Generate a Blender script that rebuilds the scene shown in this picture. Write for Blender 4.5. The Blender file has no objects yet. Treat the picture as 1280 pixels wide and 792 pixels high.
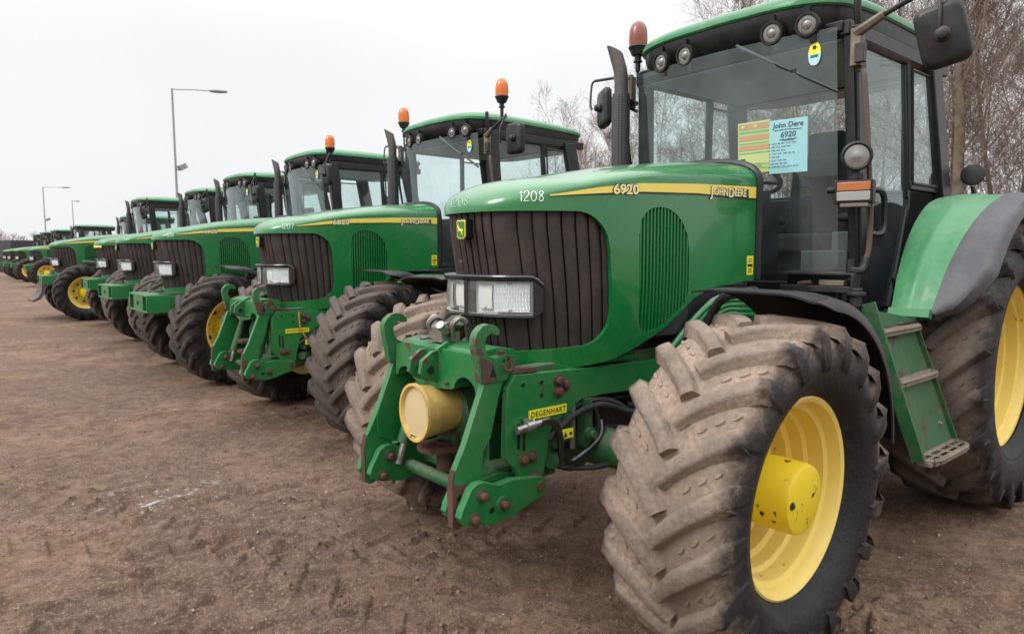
import bpy, bmesh, math, random
import numpy as np
from math import sin, cos, pi, radians, sqrt
from mathutils import Vector as V, Matrix
from mathutils.bvhtree import BVHTree

sc = bpy.context.scene
COL = sc.collection

# ------------------------------------------------------------ camera
CAM_POS = (5.0296, 2.5426, 1.5643)
YAW, PITCH, ROLL, FPX = 4.01110875, 0.09294341, -0.00412782, 865.2
def make_camera():
    cd = bpy.data.cameras.new('camera'); co = bpy.data.objects.new('camera', cd); COL.objects.link(co)
    F = V((cos(YAW)*cos(PITCH), sin(YAW)*cos(PITCH), -sin(PITCH)))
    R = V((sin(YAW), -cos(YAW), 0)); U = R.cross(F)
    R2 = R*cos(ROLL)+U*sin(ROLL); U2 = -R*sin(ROLL)+U*cos(ROLL)
    M = Matrix((R2, U2, -F)).transposed().to_4x4(); M.translation = CAM_POS
    co.matrix_world = M
    cd.sensor_fit = 'HORIZONTAL'; cd.sensor_width = 36; cd.lens = FPX/1280*36
    cd.clip_start = .05; cd.clip_end = 3000
    cd.dof.use_dof = True; cd.dof.focus_distance = 3.4; cd.dof.aperture_fstop = 4.5
    sc.camera = co
make_camera()

# ------------------------------------------------------------ light: a bright overcast day
SUN_EL, SUN_AZ = radians(42), radians(104)
w = bpy.data.worlds.new('World'); sc.world = w; w.use_nodes = True
nt = w.node_tree; nt.nodes.clear()
sky = nt.nodes.new('ShaderNodeTexSky'); sky.sky_type = 'NISHITA'; sky.sun_disc = False
sky.sun_elevation = SUN_EL; sky.sun_rotation = SUN_AZ; sky.air_density = 1; sky.dust_density = 4
hsv = nt.nodes.new('ShaderNodeHueSaturation'); hsv.inputs['Saturation'].default_value = .06
mixs = nt.nodes.new('ShaderNodeMix'); mixs.data_type = 'RGBA'; mixs.inputs[0].default_value = .84
mixs.inputs[7].default_value = (10.7, 10.75, 10.95, 1)
bg = nt.nodes.new('ShaderNodeBackground'); bg.inputs[1].default_value = .1
wo = nt.nodes.new('ShaderNodeOutputWorld')
nt.links.new(sky.outputs[0], hsv.inputs['Color']); nt.links.new(hsv.outputs[0], mixs.inputs[6])
tc = nt.nodes.new('ShaderNodeTexCoord'); sz = nt.nodes.new('ShaderNodeSeparateXYZ'); nt.links.new(tc.outputs['Generated'], sz.inputs[0])
zr = nt.nodes.new('ShaderNodeMapRange'); zr.interpolation_type = 'SMOOTHSTEP'; nt.links.new(sz.outputs[2], zr.inputs[0])
zr.inputs[1].default_value = .22; zr.inputs[2].default_value = .95; zr.inputs[3].default_value = 1; zr.inputs[4].default_value = 3.0
zm = nt.nodes.new('ShaderNodeVectorMath'); zm.operation = 'SCALE'; nt.links.new(mixs.outputs[2], zm.inputs[0]); cn = nt.nodes.new('ShaderNodeTexNoise'); cn.inputs['Scale'].default_value = 2.2; cn.inputs['Detail'].default_value = 5; nt.links.new(tc.outputs['Generated'], cn.inputs['Vector'])
cr = nt.nodes.new('ShaderNodeMapRange'); nt.links.new(cn.outputs['Fac'], cr.inputs[0]); cr.inputs[1].default_value = .3; cr.inputs[2].default_value = .7; cr.inputs[3].default_value = .955; cr.inputs[4].default_value = 1.03
cm = nt.nodes.new('ShaderNodeMath'); cm.operation = 'MULTIPLY'; nt.links.new(zr.outputs[0], cm.inputs[0]); nt.links.new(cr.outputs[0], cm.inputs[1]); nt.links.new(cm.outputs[0], zm.inputs['Scale'])
nt.links.new(zm.outputs[0], bg.inputs[0]); nt.links.new(bg.outputs[0], wo.inputs[0])
sd = bpy.data.lights.new('sun', 'SUN'); sd.energy = 1.35; sd.angle = radians(22); sd.color = (1, .97, .93)
so = bpy.data.objects.new('sun', sd); COL.objects.link(so)
sun_dir = V((sin(SUN_AZ)*cos(SUN_EL), cos(SUN_AZ)*cos(SUN_EL), sin(SUN_EL)))
so.rotation_euler = sun_dir.to_track_quat('Z', 'Y').to_euler(); so.location = (0, 0, 30)
vs = sc.view_settings; vs.view_transform = 'Standard'; vs.look = 'None'; vs.exposure = 0; vs.gamma = 1; vs.use_curve_mapping = False
sc.cycles.max_bounces = 8; sc.cycles.transparent_max_bounces = 16
sc.cycles.caustics_reflective = False; sc.cycles.caustics_refractive = False

# ------------------------------------------------------------ materials
class NT:
    def __init__(s, name):
        s.m = bpy.data.materials.new(name); s.m.use_nodes = True; s.t = s.m.node_tree; s.t.nodes.clear()
        s.out = s.n('OutputMaterial')
    def n(s, kind, **kw):
        x = s.t.nodes.new('ShaderNode'+kind)
        for k, v in kw.items(): setattr(x, k, v)
        return x
    def l(s, a, b): s.t.links.new(a, b)
    def val(s, sock, v):
        if hasattr(v, 'is_linked') or hasattr(v, 'links'): s.l(v, sock)
        else: sock.default_value = v
    def coord(s, kind='Object', rnd=False):
        c = s.n('TexCoord').outputs[kind]
        if rnd:
            oi = s.n('ObjectInfo'); m = s.n('Math', operation='MULTIPLY'); m.inputs[1].default_value = 37.
            s.l(oi.outputs['Random'], m.inputs[0])
            a = s.n('VectorMath', operation='ADD'); s.l(c, a.inputs[0]); s.l(m.outputs[0], a.inputs[1]); c = a.outputs[0]
        return c
    def noise(s, vec, scale, detail=4, rough=.55, dist=0):
        x = s.n('TexNoise'); x.inputs['Scale'].default_value = scale; x.inputs['Detail'].default_value = detail
        x.inputs['Roughness'].default_value = rough; x.inputs['Distortion'].default_value = dist
        if vec is not None: s.l(vec, x.inputs['Vector'])
        return x.outputs['Fac']
    def ramp(s, fac, a, b, inv=False):
        x = s.n('MapRange', interpolation_type='SMOOTHSTEP'); s.l(fac, x.inputs[0]); x.inputs[1].default_value = a; x.inputs[2].default_value = b
        x.inputs[3].default_value, x.inputs[4].default_value = (1, 0) if inv else (0, 1)
        return x.outputs[0]
    def math(s, op, a, b):
        x = s.n('Math', operation=op); s.val(x.inputs[0], a); s.val(x.inputs[1], b); return x.outputs[0]
    def mix(s, fac, a, b):
        x = s.n('Mix', data_type='RGBA'); s.val(x.inputs[0], fac)
        for i, c in ((6, a), (7, b)):
            if isinstance(c, tuple): x.inputs[i].default_value = (*c, 1)
            else: s.l(c, x.inputs[i])
        return x.outputs[2]
    def bump(s, h, strength, dist=.01):
        x = s.n('Bump'); x.inputs['Strength'].default_value = strength; x.inputs['Distance'].default_value = dist; s.l(h, x.inputs['Height']); return x.outputs[0]
    def bsdf(s, col, rough=.5, metal=0, normal=None, coat=0, spec=.5, link=True):
        b = s.n('BsdfPrincipled')
        if isinstance(col, tuple): b.inputs['Base Color'].default_value = (*col, 1)
        else: s.l(col, b.inputs['Base Color'])
        s.val(b.inputs['Roughness'], rough); b.inputs['Metallic'].default_value = metal
        b.inputs['Coat Weight'].default_value = coat; b.inputs['Coat Roughness'].default_value = .06
        b.inputs['Specular IOR Level'].default_value = spec
        if normal is not None: s.l(normal, b.inputs['Normal'])
        if link: s.l(b.outputs[0], s.out.inputs[0])
        return b

MATS = {}
def paint(name, col, dust=(.30, .24, .18), dustamt=.35, rough=.32, chips=0., chipcol=(.06, .03, .02), coat=.25, chipscale=16):
    n = NT(name); c = n.coord(rnd=True)
    d1 = n.noise(c, 3.5, 6, .6); d2 = n.noise(c, 28, 4, .6)
    geo = n.n('NewGeometry'); sx = n.n('SeparateXYZ'); n.l(geo.outputs['Normal'], sx.inputs[0])
    up = n.ramp(sx.outputs[2], .1, 1.0)
    f = n.math('MULTIPLY', n.ramp(n.math('ADD', n.math('MULTIPLY', d1, .65), n.math('MULTIPLY', d2, .35)), .38, .75), dustamt)
    f = n.math('ADD', f, n.math('MULTIPLY', up, dustamt*.55))
    base = n.mix(n.noise(c, 1.3, 2), tuple(x*.86 for x in col), tuple(min(1, x*1.12) for x in col))
    base = n.mix(f, base, dust)
    r = n.math('ADD', rough, n.math('MULTIPLY', f, .9))
    if chips > 0:
        m = n.ramp(n.noise(c, chipscale, 5, .62), 1-chips-.02, 1-chips+.03)
        base = n.mix(m, base, chipcol); r = n.math('ADD', r, n.math('MULTIPLY', m, .4))
    n.bsdf(base, r, coat=coat, normal=n.bump(n.noise(c, 60, 3), .02))
    MATS[name] = n.m; return n.m
def plain(name, col, rough=.5, metal=0, var=.25, bump=.05, scale=30, coat=0, spec=.5, second=None, amt=.5):
    n = NT(name); c = n.coord(rnd=True); k = n.noise(c, scale, 5, .6)
    b = n.mix(k, tuple(x*(1-var) for x in col), tuple(min(1, x*(1+var)) for x in col))
    if second: b = n.mix(n.math('MULTIPLY', n.ramp(n.noise(c, 7, 6, .65), .42, .66), amt), b, second)
    n.bsdf(b, n.math('ADD', rough-.06, n.math('MULTIPLY', k, .12)), metal, n.bump(k, bump, .004), coat, spec)
    MATS[name] = n.m; return n.m

paint('green_b', (.006, .150, .040), dustamt=.11, rough=.32, coat=.35)
paint('green', (.004, .158, .034), dustamt=.07, rough=.24, coat=.6)
paint('green_rusty', (.010, .13, .034), dustamt=.2, rough=.45, chips=.43, chipcol=(.085, .036, .026), coat=0, chipscale=12)
paint('green_steps_shaded', (.007, .085, .024), dust=(.17, .125, .09), dustamt=.42, rough=.5, chips=.40, chipcol=(.085, .045, .03), coat=0, chipscale=7)  # green darkened to carry the shade at the steps; dust and chips are real
paint('green_fender', (.014, .19, .055), dust=(.40, .44, .38), dustamt=.16, rough=.42, chips=.22, coat=.15)  # pale coat on the upper faces holds both dust and sky reflection
paint('green_worn', (.008, .150, .036), dustamt=.12, rough=.34, chips=.34, chipcol=(.09, .038, .025), coat=.1, chipscale=9)
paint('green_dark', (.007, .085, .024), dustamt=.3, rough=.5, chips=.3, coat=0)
paint('green_roof', (.012, .175, .055), dust=(.45, .47, .42), dustamt=.22, rough=.4, coat=.2)
paint('yellow_rim', (.84, .64, .15), dustamt=.14, rough=.42, chips=.31, chipcol=(.07, .035, .015), coat=.1, chipscale=14)
paint('yellow_hub', (.80, .60, .015), dustamt=.05, rough=.42, chips=.375, chipcol=(.05, .022, .012), coat=.15, chipscale=19)
plain('stripe_yellow', (.83, .66, .12), .35, var=.06, bump=0)
plain('decal_yellow', (.82, .74, .05), .4, var=.1, bump=0)
plain('decal_cream', (.86, .78, .42), .4, var=.06, bump=0)
plain('black_decal', (.012, .012, .012), .4, var=.1, bump=0)
plain('black_plastic', (.012, .013, .015), .38, var=.2, second=(.05, .045, .04), amt=.3, spec=.4)
plain('black_gloss', (.012, .013, .015), .2, var=.1, bump=.01, coat=.3)
plain('black_metal', (.017, .017, .019), .5, var=.3, second=(.09, .06, .045), amt=.35)
plain('grey_plastic', (.048, .051, .060), .5, var=.12, scale=90, second=(.11, .105, .10), amt=.4)
plain('rust', (.085, .040, .028), .8, var=.5, bump=.4, scale=45, second=(.04, .022, .018), amt=.8)
plain('exhaust_pipe', (.085, .078, .075), .6, .3, var=.3, second=(.10, .06, .04), amt=.4)
plain('rusty_rail', (.10, .075, .062), .6, var=.4, second=(.13, .06, .04), amt=.6)
plain('steel', (.38, .37, .35), .4, .85, var=.25, second=(.15, .11, .08), amt=.5)
plain('galvanised', (.30, .31, .32), .5, .4, var=.15)
plain('worn_tread_steel', (.20, .165, .13), .6, .2, var=.4, second=(.14, .1, .075), amt=.7)
plain('cab_inside', (.09, .095, .10), .7, var=.2)
plain('chalk_faint', (.36, .52, .42), .8, var=.2, bump=0)
plain('work_glass', (.24, .24, .22), .15, .3, var=.35, scale=20, coat=.6)
plain('mirror_glass', (.85, .87, .88), .03, 1., var=.02, bump=0)
plain('headliner', (.42, .44, .44), .85, var=.1)
plain('seat_fabric', (.035, .036, .04), .9, var=.3, scale=80)
plain('chalk', (.82, .84, .82), .9, var=.1, bump=0)
plain('paper_blue', (.48, .78, .83), .8, var=.04, bump=0)
plain('paper_yellow', (.80, .78, .25), .8, var=.05, bump=0)
plain('paper_orange', (.78, .36, .17), .8, var=.08, bump=0)
plain('paper_green', (.22, .55, .22), .8, var=.08, bump=0)
plain('ink', (.03, .05, .08), .8, var=.1, bump=0)
plain('sticker_blue', (.42, .68, .82), .5, var=.05, bump=0)
plain('white_plastic', (.72, .73, .72), .5, var=.05, bump=0)
plain('pto_yellow', (.60, .41, .12), .5, var=.2, second=(.30, .19, .07), amt=.55)
plain('orange_hose', (.55, .28, .03), .5)
plain('reflector', (.80, .80, .75), .3, 0., var=.1, scale=8, bump=.02)
plain('lamp_edge', (.30, .30, .29), .4)
plain('trailer_dark', (.03, .03, .033), .6)
plain('concrete_grey', (.3, .29, .27), .9)

def mat_grille():
    n = NT('grille'); c = n.coord(rnd=True)
    k = n.noise(c, 9, 6, .65); wv = n.n('TexWave', wave_type='BANDS', bands_direction='Z'); wv.inputs['Scale'].default_value = 60; wv.inputs['Distortion'].default_value = .3; n.l(c, wv.inputs[0])
    b = n.mix(n.ramp(k, .35, .7), (.020, .0135, .010), (.047, .031, .0225)); b = n.mix(n.math('MULTIPLY', wv.outputs['Fac'], .35), b, (.018, .014, .013))
    m = n.ramp(n.noise(c, 7, 3, .5, 1.), .72, .76); b = n.mix(n.math('MULTIPLY', m, .5), b, (.34, .31, .28))
    n.bsdf(b, .55, normal=n.bump(n.math('ADD', wv.outputs['Fac'], k), .25, .003)); MATS['grille'] = n.m
mat_grille()

def mat_tyre(name, edge, mud=(.30, .226, .172), amt=1.0, rmin=.54, rtop=.668):
    n = NT(name); c = n.coord(); sx = n.n('SeparateXYZ'); n.l(c, sx.inputs[0])
    cr = n.coord(rnd=True)
    ay = n.math('ABSOLUTE', sx.outputs[1], 0.); nz = n.noise(cr, 9, 7, .68); nf = n.noise(cr, 55, 5, .6); nb = n.noise(cr, 3, 3, .5)
    e = n.math('ADD', ay, n.math('MULTIPLY', n.math('SUBTRACT', nz, .5), .16))
    rad = n.math('SQRT', n.math('ADD', n.math('MULTIPLY', sx.outputs[0], sx.outputs[0]), n.math('MULTIPLY', sx.outputs[2], sx.outputs[2])), 0.)
    f = n.math('MULTIPLY', n.ramp(e, edge-.040, edge+.040, True), n.ramp(n.math('ADD', rad, n.math('MULTIPLY', n.math('SUBTRACT', nf, .5), .06)), rmin-.05, rmin+.05))
    dusty = n.mix(n.ramp(nf, .3, .75), tuple(x*.70 for x in mud), tuple(x*1.18 for x in mud))
    dusty = n.mix(n.math('MULTIPLY', n.ramp(nb, .40, .66), .85), dusty, tuple(x*.62 for x in mud))
    top = n.ramp(rad, rtop-.030, rtop-.010)
    wear = n.math('MULTIPLY', n.math('MULTIPLY', top, n.ramp(n.math('ADD', n.math('MULTIPLY', nf, .6), n.math('MULTIPLY', nz, .4)), .40, .58)), .62)
    dusty = n.mix(wear, dusty, (.085, .072, .062))
    rub = n.mix(n.ramp(nz, .45, .75), (.010, .010, .011), (.026, .025, .025))
    b = n.mix(n.math('MULTIPLY', f, amt), rub, dusty)
    r = n.math('ADD', .56, n.math('MULTIPLY', f, .35))
    n.bsdf(b, r, normal=n.bump(n.math('ADD', nf, n.math('MULTIPLY', nz, 1.5)), .55, .010), spec=.35); MATS[name] = n.m
mat_tyre('tyre_muddy', .222); mat_tyre('tyre_rear', .225, rtop=.872, amt=.85, mud=(.20, .152, .118), rmin=.72); mat_tyre('tyre_dusty', .205, (.17, .135, .108), .72); mat_tyre('tyre_clean', .20, (.085, .068, .056), .75)

def mat_glass(name='glass', tint=(.86, .955, .945), dust=.075):
    n = NT(name); lw = n.n('LayerWeight'); lw.inputs[0].default_value = .5
    tr = n.n('BsdfTransparent'); tr.inputs[0].default_value = (*tint, 1)
    gl = n.n('BsdfGlossy'); gl.inputs['Roughness'].default_value = .02; gl.inputs[0].default_value = (.85, .95, .95, 1)
    df = n.n('BsdfDiffuse'); df.inputs[0].default_value = (.46, .52, .53, 1)
    c = n.coord(rnd=True); k = n.ramp(n.noise(c, 2.5, 5, .6), .25, .8)
    m0 = n.n('MixShader'); n.val(m0.inputs[0], n.math('MULTIPLY', k, dust*1.6)); n.l(tr.outputs[0], m0.inputs[1]); n.l(df.outputs[0], m0.inputs[2])
    m1 = n.n('MixShader'); n.val(m1.inputs[0], n.math('ADD', .07, n.math('MULTIPLY', n.math('POWER', lw.outputs['Facing'], 4.), .93))); n.l(m0.outputs[0], m1.inputs[1]); n.l(gl.outputs[0], m1.inputs[2])
    n.l(m1.outputs[0], n.out.inputs[0]); MATS[name] = n.m
mat_glass()
mat_glass('lens_clear', (.93, .95, .95), .05)
def mat_lens(name, col, rough=.15):
    n = NT(name); b = n.bsdf(col, rough, coat=.4); b.inputs['Transmission Weight'].default_value = .35; b.inputs['Subsurface Weight'].default_value = 0; MATS[name] = n.m
mat_lens('amber', (.85, .20, .01)); mat_lens('amber_dull', (.30, .065, .03), .35); mat_lens('amber_mid', (.62, .19, .045), .3); mat_lens('lamp_white', (.46, .46, .44), .2)
def mat_ribbed():
    n = NT('lamp_glass'); c = n.coord(); wv = n.n('TexWave', wave_type='BANDS', bands_direction='Z'); wv.inputs['Scale'].default_value = 55; n.l(c, wv.inputs[0])
    w2 = n.n('TexWave', wave_type='BANDS', bands_direction='Y'); w2.inputs['Scale'].default_value = 30; n.l(c, w2.inputs[0])
    n.bsdf(n.mix(n.noise(c, 14, 3), (.66, .67, .66), (.90, .91, .91)), .12, .15, n.bump(n.math('ADD', wv.outputs['Fac'], w2.outputs['Fac']), .6, .004), coat=.8); MATS['lamp_glass'] = n.m
mat_ribbed()
def mat_pto():
    n = NT('pto_face'); c = n.coord(); wv = n.n('TexWave', wave_type='BANDS', bands_direction='DIAGONAL'); wv.inputs['Scale'].default_value = 48; wv.inputs['Distortion'].default_value = 2.5; n.l(c, wv.inputs[0])
    n.bsdf(n.mix(wv.outputs['Fac'], (.46, .35, .17), (.62, .51, .30)), .6, normal=n.bump(wv.outputs['Fac'], .3, .003)); MATS['pto_face'] = n.m
mat_pto()
def mat_guard():
    n = NT('exhaust_guard'); c = n.coord(); v = n.n('TexVoronoi'); v.inputs['Scale'].default_value = 55; v.inputs['Randomness'].default_value = 0; n.l(c, v.inputs['Vector'])
    h = n.ramp(v.outputs['Distance'], .25, .35)
    n.bsdf(n.mix(h, (.006, .006, .006), (.05, .05, .054)), .5, .3, n.bump(h, .8, .006)); MATS['exhaust_guard'] = n.m
mat_guard()
def mat_bark():
    n = NT('bark'); c = n.coord(rnd=True); k = n.noise(c, 6, 6, .65); m = n.ramp(n.noise(c, 1.1, 4, .6), .5, .66)
    b = n.mix(n.ramp(k, .3, .7), (.08, .062, .050), (.20, .16, .13)); b = n.mix(n.math('MULTIPLY', m, .45), b, (.17, .14, .04))
    n.bsdf(b, .9, normal=n.bump(k, .5, .03)); MATS['bark'] = n.m
    n = NT('twig'); c = n.coord(rnd=True); b = n.mix(n.noise(c, .8, 3), (.145, .105, .082), (.26, .20, .16)); n.bsdf(b, .9); MATS['twig'] = n.m
    n = NT('far_twig'); n.bsdf((.33, .30, .29), 1.); MATS['far_twig'] = n.m  # pale grey puts the haze of distance into the twig colour
mat_bark()
def mat_dirt():
    n = NT('dirt'); c = n.coord('Object')
    a = n.noise(c, .35, 5, .6); b_ = n.noise(c, 1.7, 7, .65); d = n.noise(c, 9, 8, .68); e = n.noise(c, 60, 6, .7); g = n.noise(c, 240, 3, .6)
    col = n.mix(n.ramp(b_, .35, .68), (.108, .062, .041), (.248, .158, .105))
    col = n.mix(n.math('MULTIPLY', n.ramp(a, .43, .60), .80), col, (.120, .078, .057))
    col = n.mix(n.math('MULTIPLY', n.ramp(d, .42, .68), .32), col, (.34, .235, .170))
    col = n.mix(n.math('MULTIPLY', n.ramp(d, .36, .50, True), .38), col, (.060, .040, .030))
    col = n.mix(n.math('MULTIPLY', n.ramp(e, .48, .66), .5), col, (.055, .038, .028))
    col = n.mix(n.math('MULTIPLY', n.ramp(e, .60, .72, False), .55), col, (.46, .36, .27))
    # grit: crumbs and pits, sharp at close range
    f1 = n.noise(c, 34, 7, .75); f2 = n.noise(c, 85, 5, .75); patch = n.ramp(n.noise(c, 1.1, 4, .6), .38, .62)
    col = n.mix(n.math('MULTIPLY', n.ramp(f1, .555, .60), n.math('ADD', .25, n.math('MULTIPLY', patch, .45))), col, (.045, .030, .022))
    col = n.mix(n.math('MULTIPLY', n.ramp(f1, .43, .39), n.math('ADD', .20, n.math('MULTIPLY', patch, .25))), col, (.38, .27, .195))
    col = n.mix(n.math('MULTIPLY', n.ramp(f2, .57, .62), .55), col, (.42, .32, .24))
    col = n.mix(n.math('MULTIPLY', n.ramp(f2, .43, .38), .5), col, (.05, .034, .025))
    # white paint scraps ground into the surface
    sx = n.n('SeparateXYZ'); n.l(c, sx.inputs[0])
    dx = n.math('SUBTRACT', sx.outputs[0], PAINT[0]); dy = n.math('SUBTRACT', sx.outputs[1], PAINT[1])
    rr = n.math('SQRT', n.math('ADD', n.math('MULTIPLY', dx, dx), n.math('MULTIPLY', dy, dy)), 0.)
    wp = n.math('MULTIPLY', n.ramp(rr, .15, .58, True), n.ramp(n.noise(c, 7.5, 9, .78, .6), .545, .61))
    col = n.mix(n.math('MULTIPLY', wp, .7), col, (.50, .50, .50))
    h = n.math('ADD', n.math('MULTIPLY', d, 1.5), n.math('ADD', n.math('MULTIPLY', f1, 1.1), n.math('ADD', n.math('MULTIPLY', e, .6), n.math('MULTIPLY', g, .35))))
    n.bsdf(col, .95, normal=n.bump(h, .7, .020), spec=.2); MATS['dirt'] = n.m
PAINT = (3.93, -2.22)
mat_dirt()
def mat_stone():
    n = NT('stone'); c = n.coord('Object'); k = n.noise(c, 45, 1); b = n.mix(n.ramp(k, .38, .56), (.075, .050, .036), (.21, .148, .105)); n.bsdf(n.mix(n.ramp(k, .60, .66), b, (.40, .34, .27)), .95); MATS['stone'] = n.m
mat_stone()
def M(*names): return [MATS[x] for x in names]

# ------------------------------------------------------------ mesh builder
class MB:
    def __init__(s): s.v = []; s.f = []; s.m = []; s.mi = 0
    def add(s, vs, fs, mi=None):
        o = len(s.v); s.v += [tuple(p) for p in vs]; s.f += [tuple(i+o for i in f) for f in fs]; s.m += [s.mi if mi is None else mi]*len(fs); return s
    def box(s, c, d, rot=None, mi=None, taper=1.):
        vs = []
        for z in (-1, 1):
            k = taper if z > 0 else 1
            for x, y in ((-1, -1), (1, -1), (1, 1), (-1, 1)):
                p = V((x*d[0]/2*k, y*d[1]/2*k, z*d[2]/2))
                if rot is not None: p = rot @ p
                vs.append(p+V(c))
        return s.add(vs, [(3, 2, 1, 0), (4, 5, 6, 7), (0, 1, 5, 4), (1, 2, 6, 5), (2, 3, 7, 6), (3, 0, 4, 7)], mi)
    def prism(s, pts, a0, a1, plane='xz', mi=None):
        n = len(pts)
        def P(p, a): return {'xz': (p[0], a, p[1]), 'yz': (a, p[0], p[1]), 'xy': (p[0], p[1], a)}[plane]
        vs = [P(p, a0) for p in pts]+[P(p, a1) for p in pts]
        return s.add(vs, [tuple(range(n))[::-1], tuple(range(n, 2*n))]+[(i, (i+1) % n, n+(i+1) % n, n+i) for i in range(n)], mi)
    def tube(s, path, r, n=8, mi=None, caps=True, flat=None):
        path = [V(p) for p in path]; k = len(path)
        rs = r if isinstance(r, (list, tuple)) else [r]*k
        vs = []; prev = None
        for i, p in enumerate(path):
            t = (path[min(i+1, k-1)]-path[max(i-1, 0)]); t = t.normalized() if t.length > 1e-9 else V((0, 0, 1))
            if prev is None:
                a = V((0, 0, 1)) if abs(t.z) < .9 else V((1, 0, 0))
                u = t.cross(a).normalized()
            else:
                u = prev-t*prev.dot(t); u = u.normalized() if u.length > 1e-6 else t.orthogonal().normalized()
            prev = u; w_ = t.cross(u)
            for j in range(n):
                an = 2*pi*j/n; vs.append(p+(u*cos(an)+w_*sin(an))*rs[i])
        fs = [(i*n+j, i*n+(j+1) % n, (i+1)*n+(j+1) % n, (i+1)*n+j) for i in range(k-1) for j in range(n)]
        if caps: fs += [tuple(range(n))[::-1], tuple(range((k-1)*n, k*n))]
        return s.add(vs, fs, mi)
    def lathe(s, prof, n=32, c=(0, 0, 0), ax=(0, 1, 0), mi=None, closed=False, caps=True):
        ax = V(ax).normalized(); u = ax.orthogonal().normalized(); w_ = ax.cross(u); c = V(c); vs = []
        for a, r in prof:
            for j in range(n):
                t = 2*pi*j/n; vs.append(c+ax*a+(u*cos(t)+w_*sin(t))*r)
        k = len(prof)
        fs = [(i*n+j, i*n+(j+1) % n, ((i+1) % k)*n+(j+1) % n, ((i+1) % k)*n+j) for i in range(k if closed else k-1) for j in range(n)]
        if not closed and caps:
            if prof[0][1] > 1e-4: fs.append(tuple(range(n))[::-1])
            if prof[-1][1] > 1e-4: fs.append(tuple(range((k-1)*n, k*n)))
        return s.add(vs, fs, mi)
    def grid(s, fn, nu, nv, mi=None, keep=None):
        vs = [fn(i/nu, j/nv) for i in range(nu+1) for j in range(nv+1)]
        fs = [(i*(nv+1)+j, i*(nv+1)+j+1, (i+1)*(nv+1)+j+1, (i+1)*(nv+1)+j) for i in range(nu) for j in range(nv) if keep is None or keep(i, j)]
        return s.add(vs, fs, mi)
    def bolt(s, c, ax, r=.016, h=.014, mi=None): 
        return s.lathe([(-.01, r*1.5), (h*.35, r*1.5), (h*.36, r), (h, r), (h*1.15, r*.6)], 8, c, ax, mi)
    def mirror(s):
        s.v = [(x, -y, z) for x, y, z in s.v]; s.f = [f[::-1] for f in s.f]; return s
    def solid(s, th):
        """give an open sheet thickness along its averaged normals"""
        vs = [V(p) for p in s.v]; nn = [V((0, 0, 0)) for _ in vs]
        for f in s.f:
            a, b, c = vs[f[0]], vs[f[1]], vs[f[2]]; d = vs[f[-1]]
            q = (b-a).cross(d-a)+(c-b).cross(a-b)*.5
            for i in f: nn[i] += q
        o = len(vs); edges = {}
        for f in s.f:
            for i in range(len(f)):
                e = (f[i], f[(i+1) % len(f)]); edges[e] = 1
        s.v += [tuple(p-n_.normalized()*th if n_.length > 0 else p) for p, n_ in zip(vs, nn)]
        f0 = list(s.f); m0 = list(s.m)
        for f, m in zip(f0, m0): s.f.append(tuple(i+o for i in f[::-1])); s.m.append(m)
        for (a, b) in edges:
            if (b, a) not in edges: s.f.append((b, a, a+o, b+o)); s.m.append(m0[0])
        return s

def mesh_of(name, mb, mats, sharp=35, recalc=True):
    me = bpy.data.meshes.new(name); me.from_pydata([tuple(p) for p in mb.v], [], mb.f)
    for m in mats: me.materials.append(m)
    if len(mats) > 1: me.polygons.foreach_set('material_index', mb.m)
    if recalc:
        bm = bmesh.new(); bm.from_mesh(me); bmesh.ops.remove_doubles(bm, verts=bm.verts, dist=1e-5)
        bmesh.ops.recalc_face_normals(bm, faces=bm.faces); bm.to_mesh(me); bm.free()
    me.polygons.foreach_set('use_smooth', [True]*len(me.polygons)); me.set_sharp_from_angle(angle=radians(sharp)); me.update()
    return me
CACHE = {}
def part(name, key, fn, mats, parent=None, bevel=0, sharp=35, loc=(0, 0, 0), rot=(0, 0, 0), scale=(1, 1, 1), recalc=True):
    if key is None or key not in CACHE:
        mb = fn() if callable(fn) else fn
        me = mesh_of(name, mb, M(*mats), sharp, recalc)
        if key is not None: CACHE[key] = me
    else: me = CACHE[key]
    o = bpy.data.objects.new(name, me); COL.objects.link(o)
    o.parent = parent; o.location = loc; o.rotation_euler = rot; o.scale = scale
    if bevel:
        b = o.modifiers.new('bevel', 'BEVEL'); b.width = bevel; b.segments = 2; b.limit_method = 'ANGLE'; b.angle_limit = radians(40); b.use_clamp_overlap = True
    return o
def empty(name, loc=(0, 0, 0), rot=(0, 0, 0), parent=None, scale=(1, 1, 1)):
    o = bpy.data.objects.new(name, None); COL.objects.link(o); o.empty_display_size = .2
    o.location = loc; o.rotation_euler = rot; o.parent = parent; o.scale = scale; return o
def tag(o, label=None, cat=None, group=None, kind=None):
    for k, v in (('label', label), ('category', cat), ('group', group), ('kind', kind)):
        if v: o[k] = v
    return o
def smooth_path(pts, n=6):
    pts = [V(p) for p in pts]; out = []
    for i in range(len(pts)-1):
        p0, p1, p2, p3 = pts[max(i-1, 0)], pts[i], pts[i+1], pts[min(i+2, len(pts)-1)]
        for j in range(n):
            t = j/n; out.append(.5*((2*p1)+(p2-p0)*t+(2*p0-5*p1+4*p2-p3)*t*t+(3*p1-p0-3*p2+p3)*t**3))
    return out+[pts[-1]]
def text_polys(body, size, offset=0., space=1.):
    cu = bpy.data.curves.new('tmp', 'FONT'); cu.body = body; cu.size = size; cu.offset = offset; cu.space_character = space; cu.resolution_u = 3
    ob = bpy.data.objects.new('tmp', cu); me = bpy.data.meshes.new_from_object(ob)
    vs = [tuple(v.co) for v in me.vertices]; fs = [tuple(p.vertices) for p in me.polygons]
    bpy.data.objects.remove(ob); bpy.data.curves.remove(cu); bpy.data.meshes.remove(me)
    return vs, fs
def width(vs): return max(p[0] for p in vs)-min(p[0] for p in vs)

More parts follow.
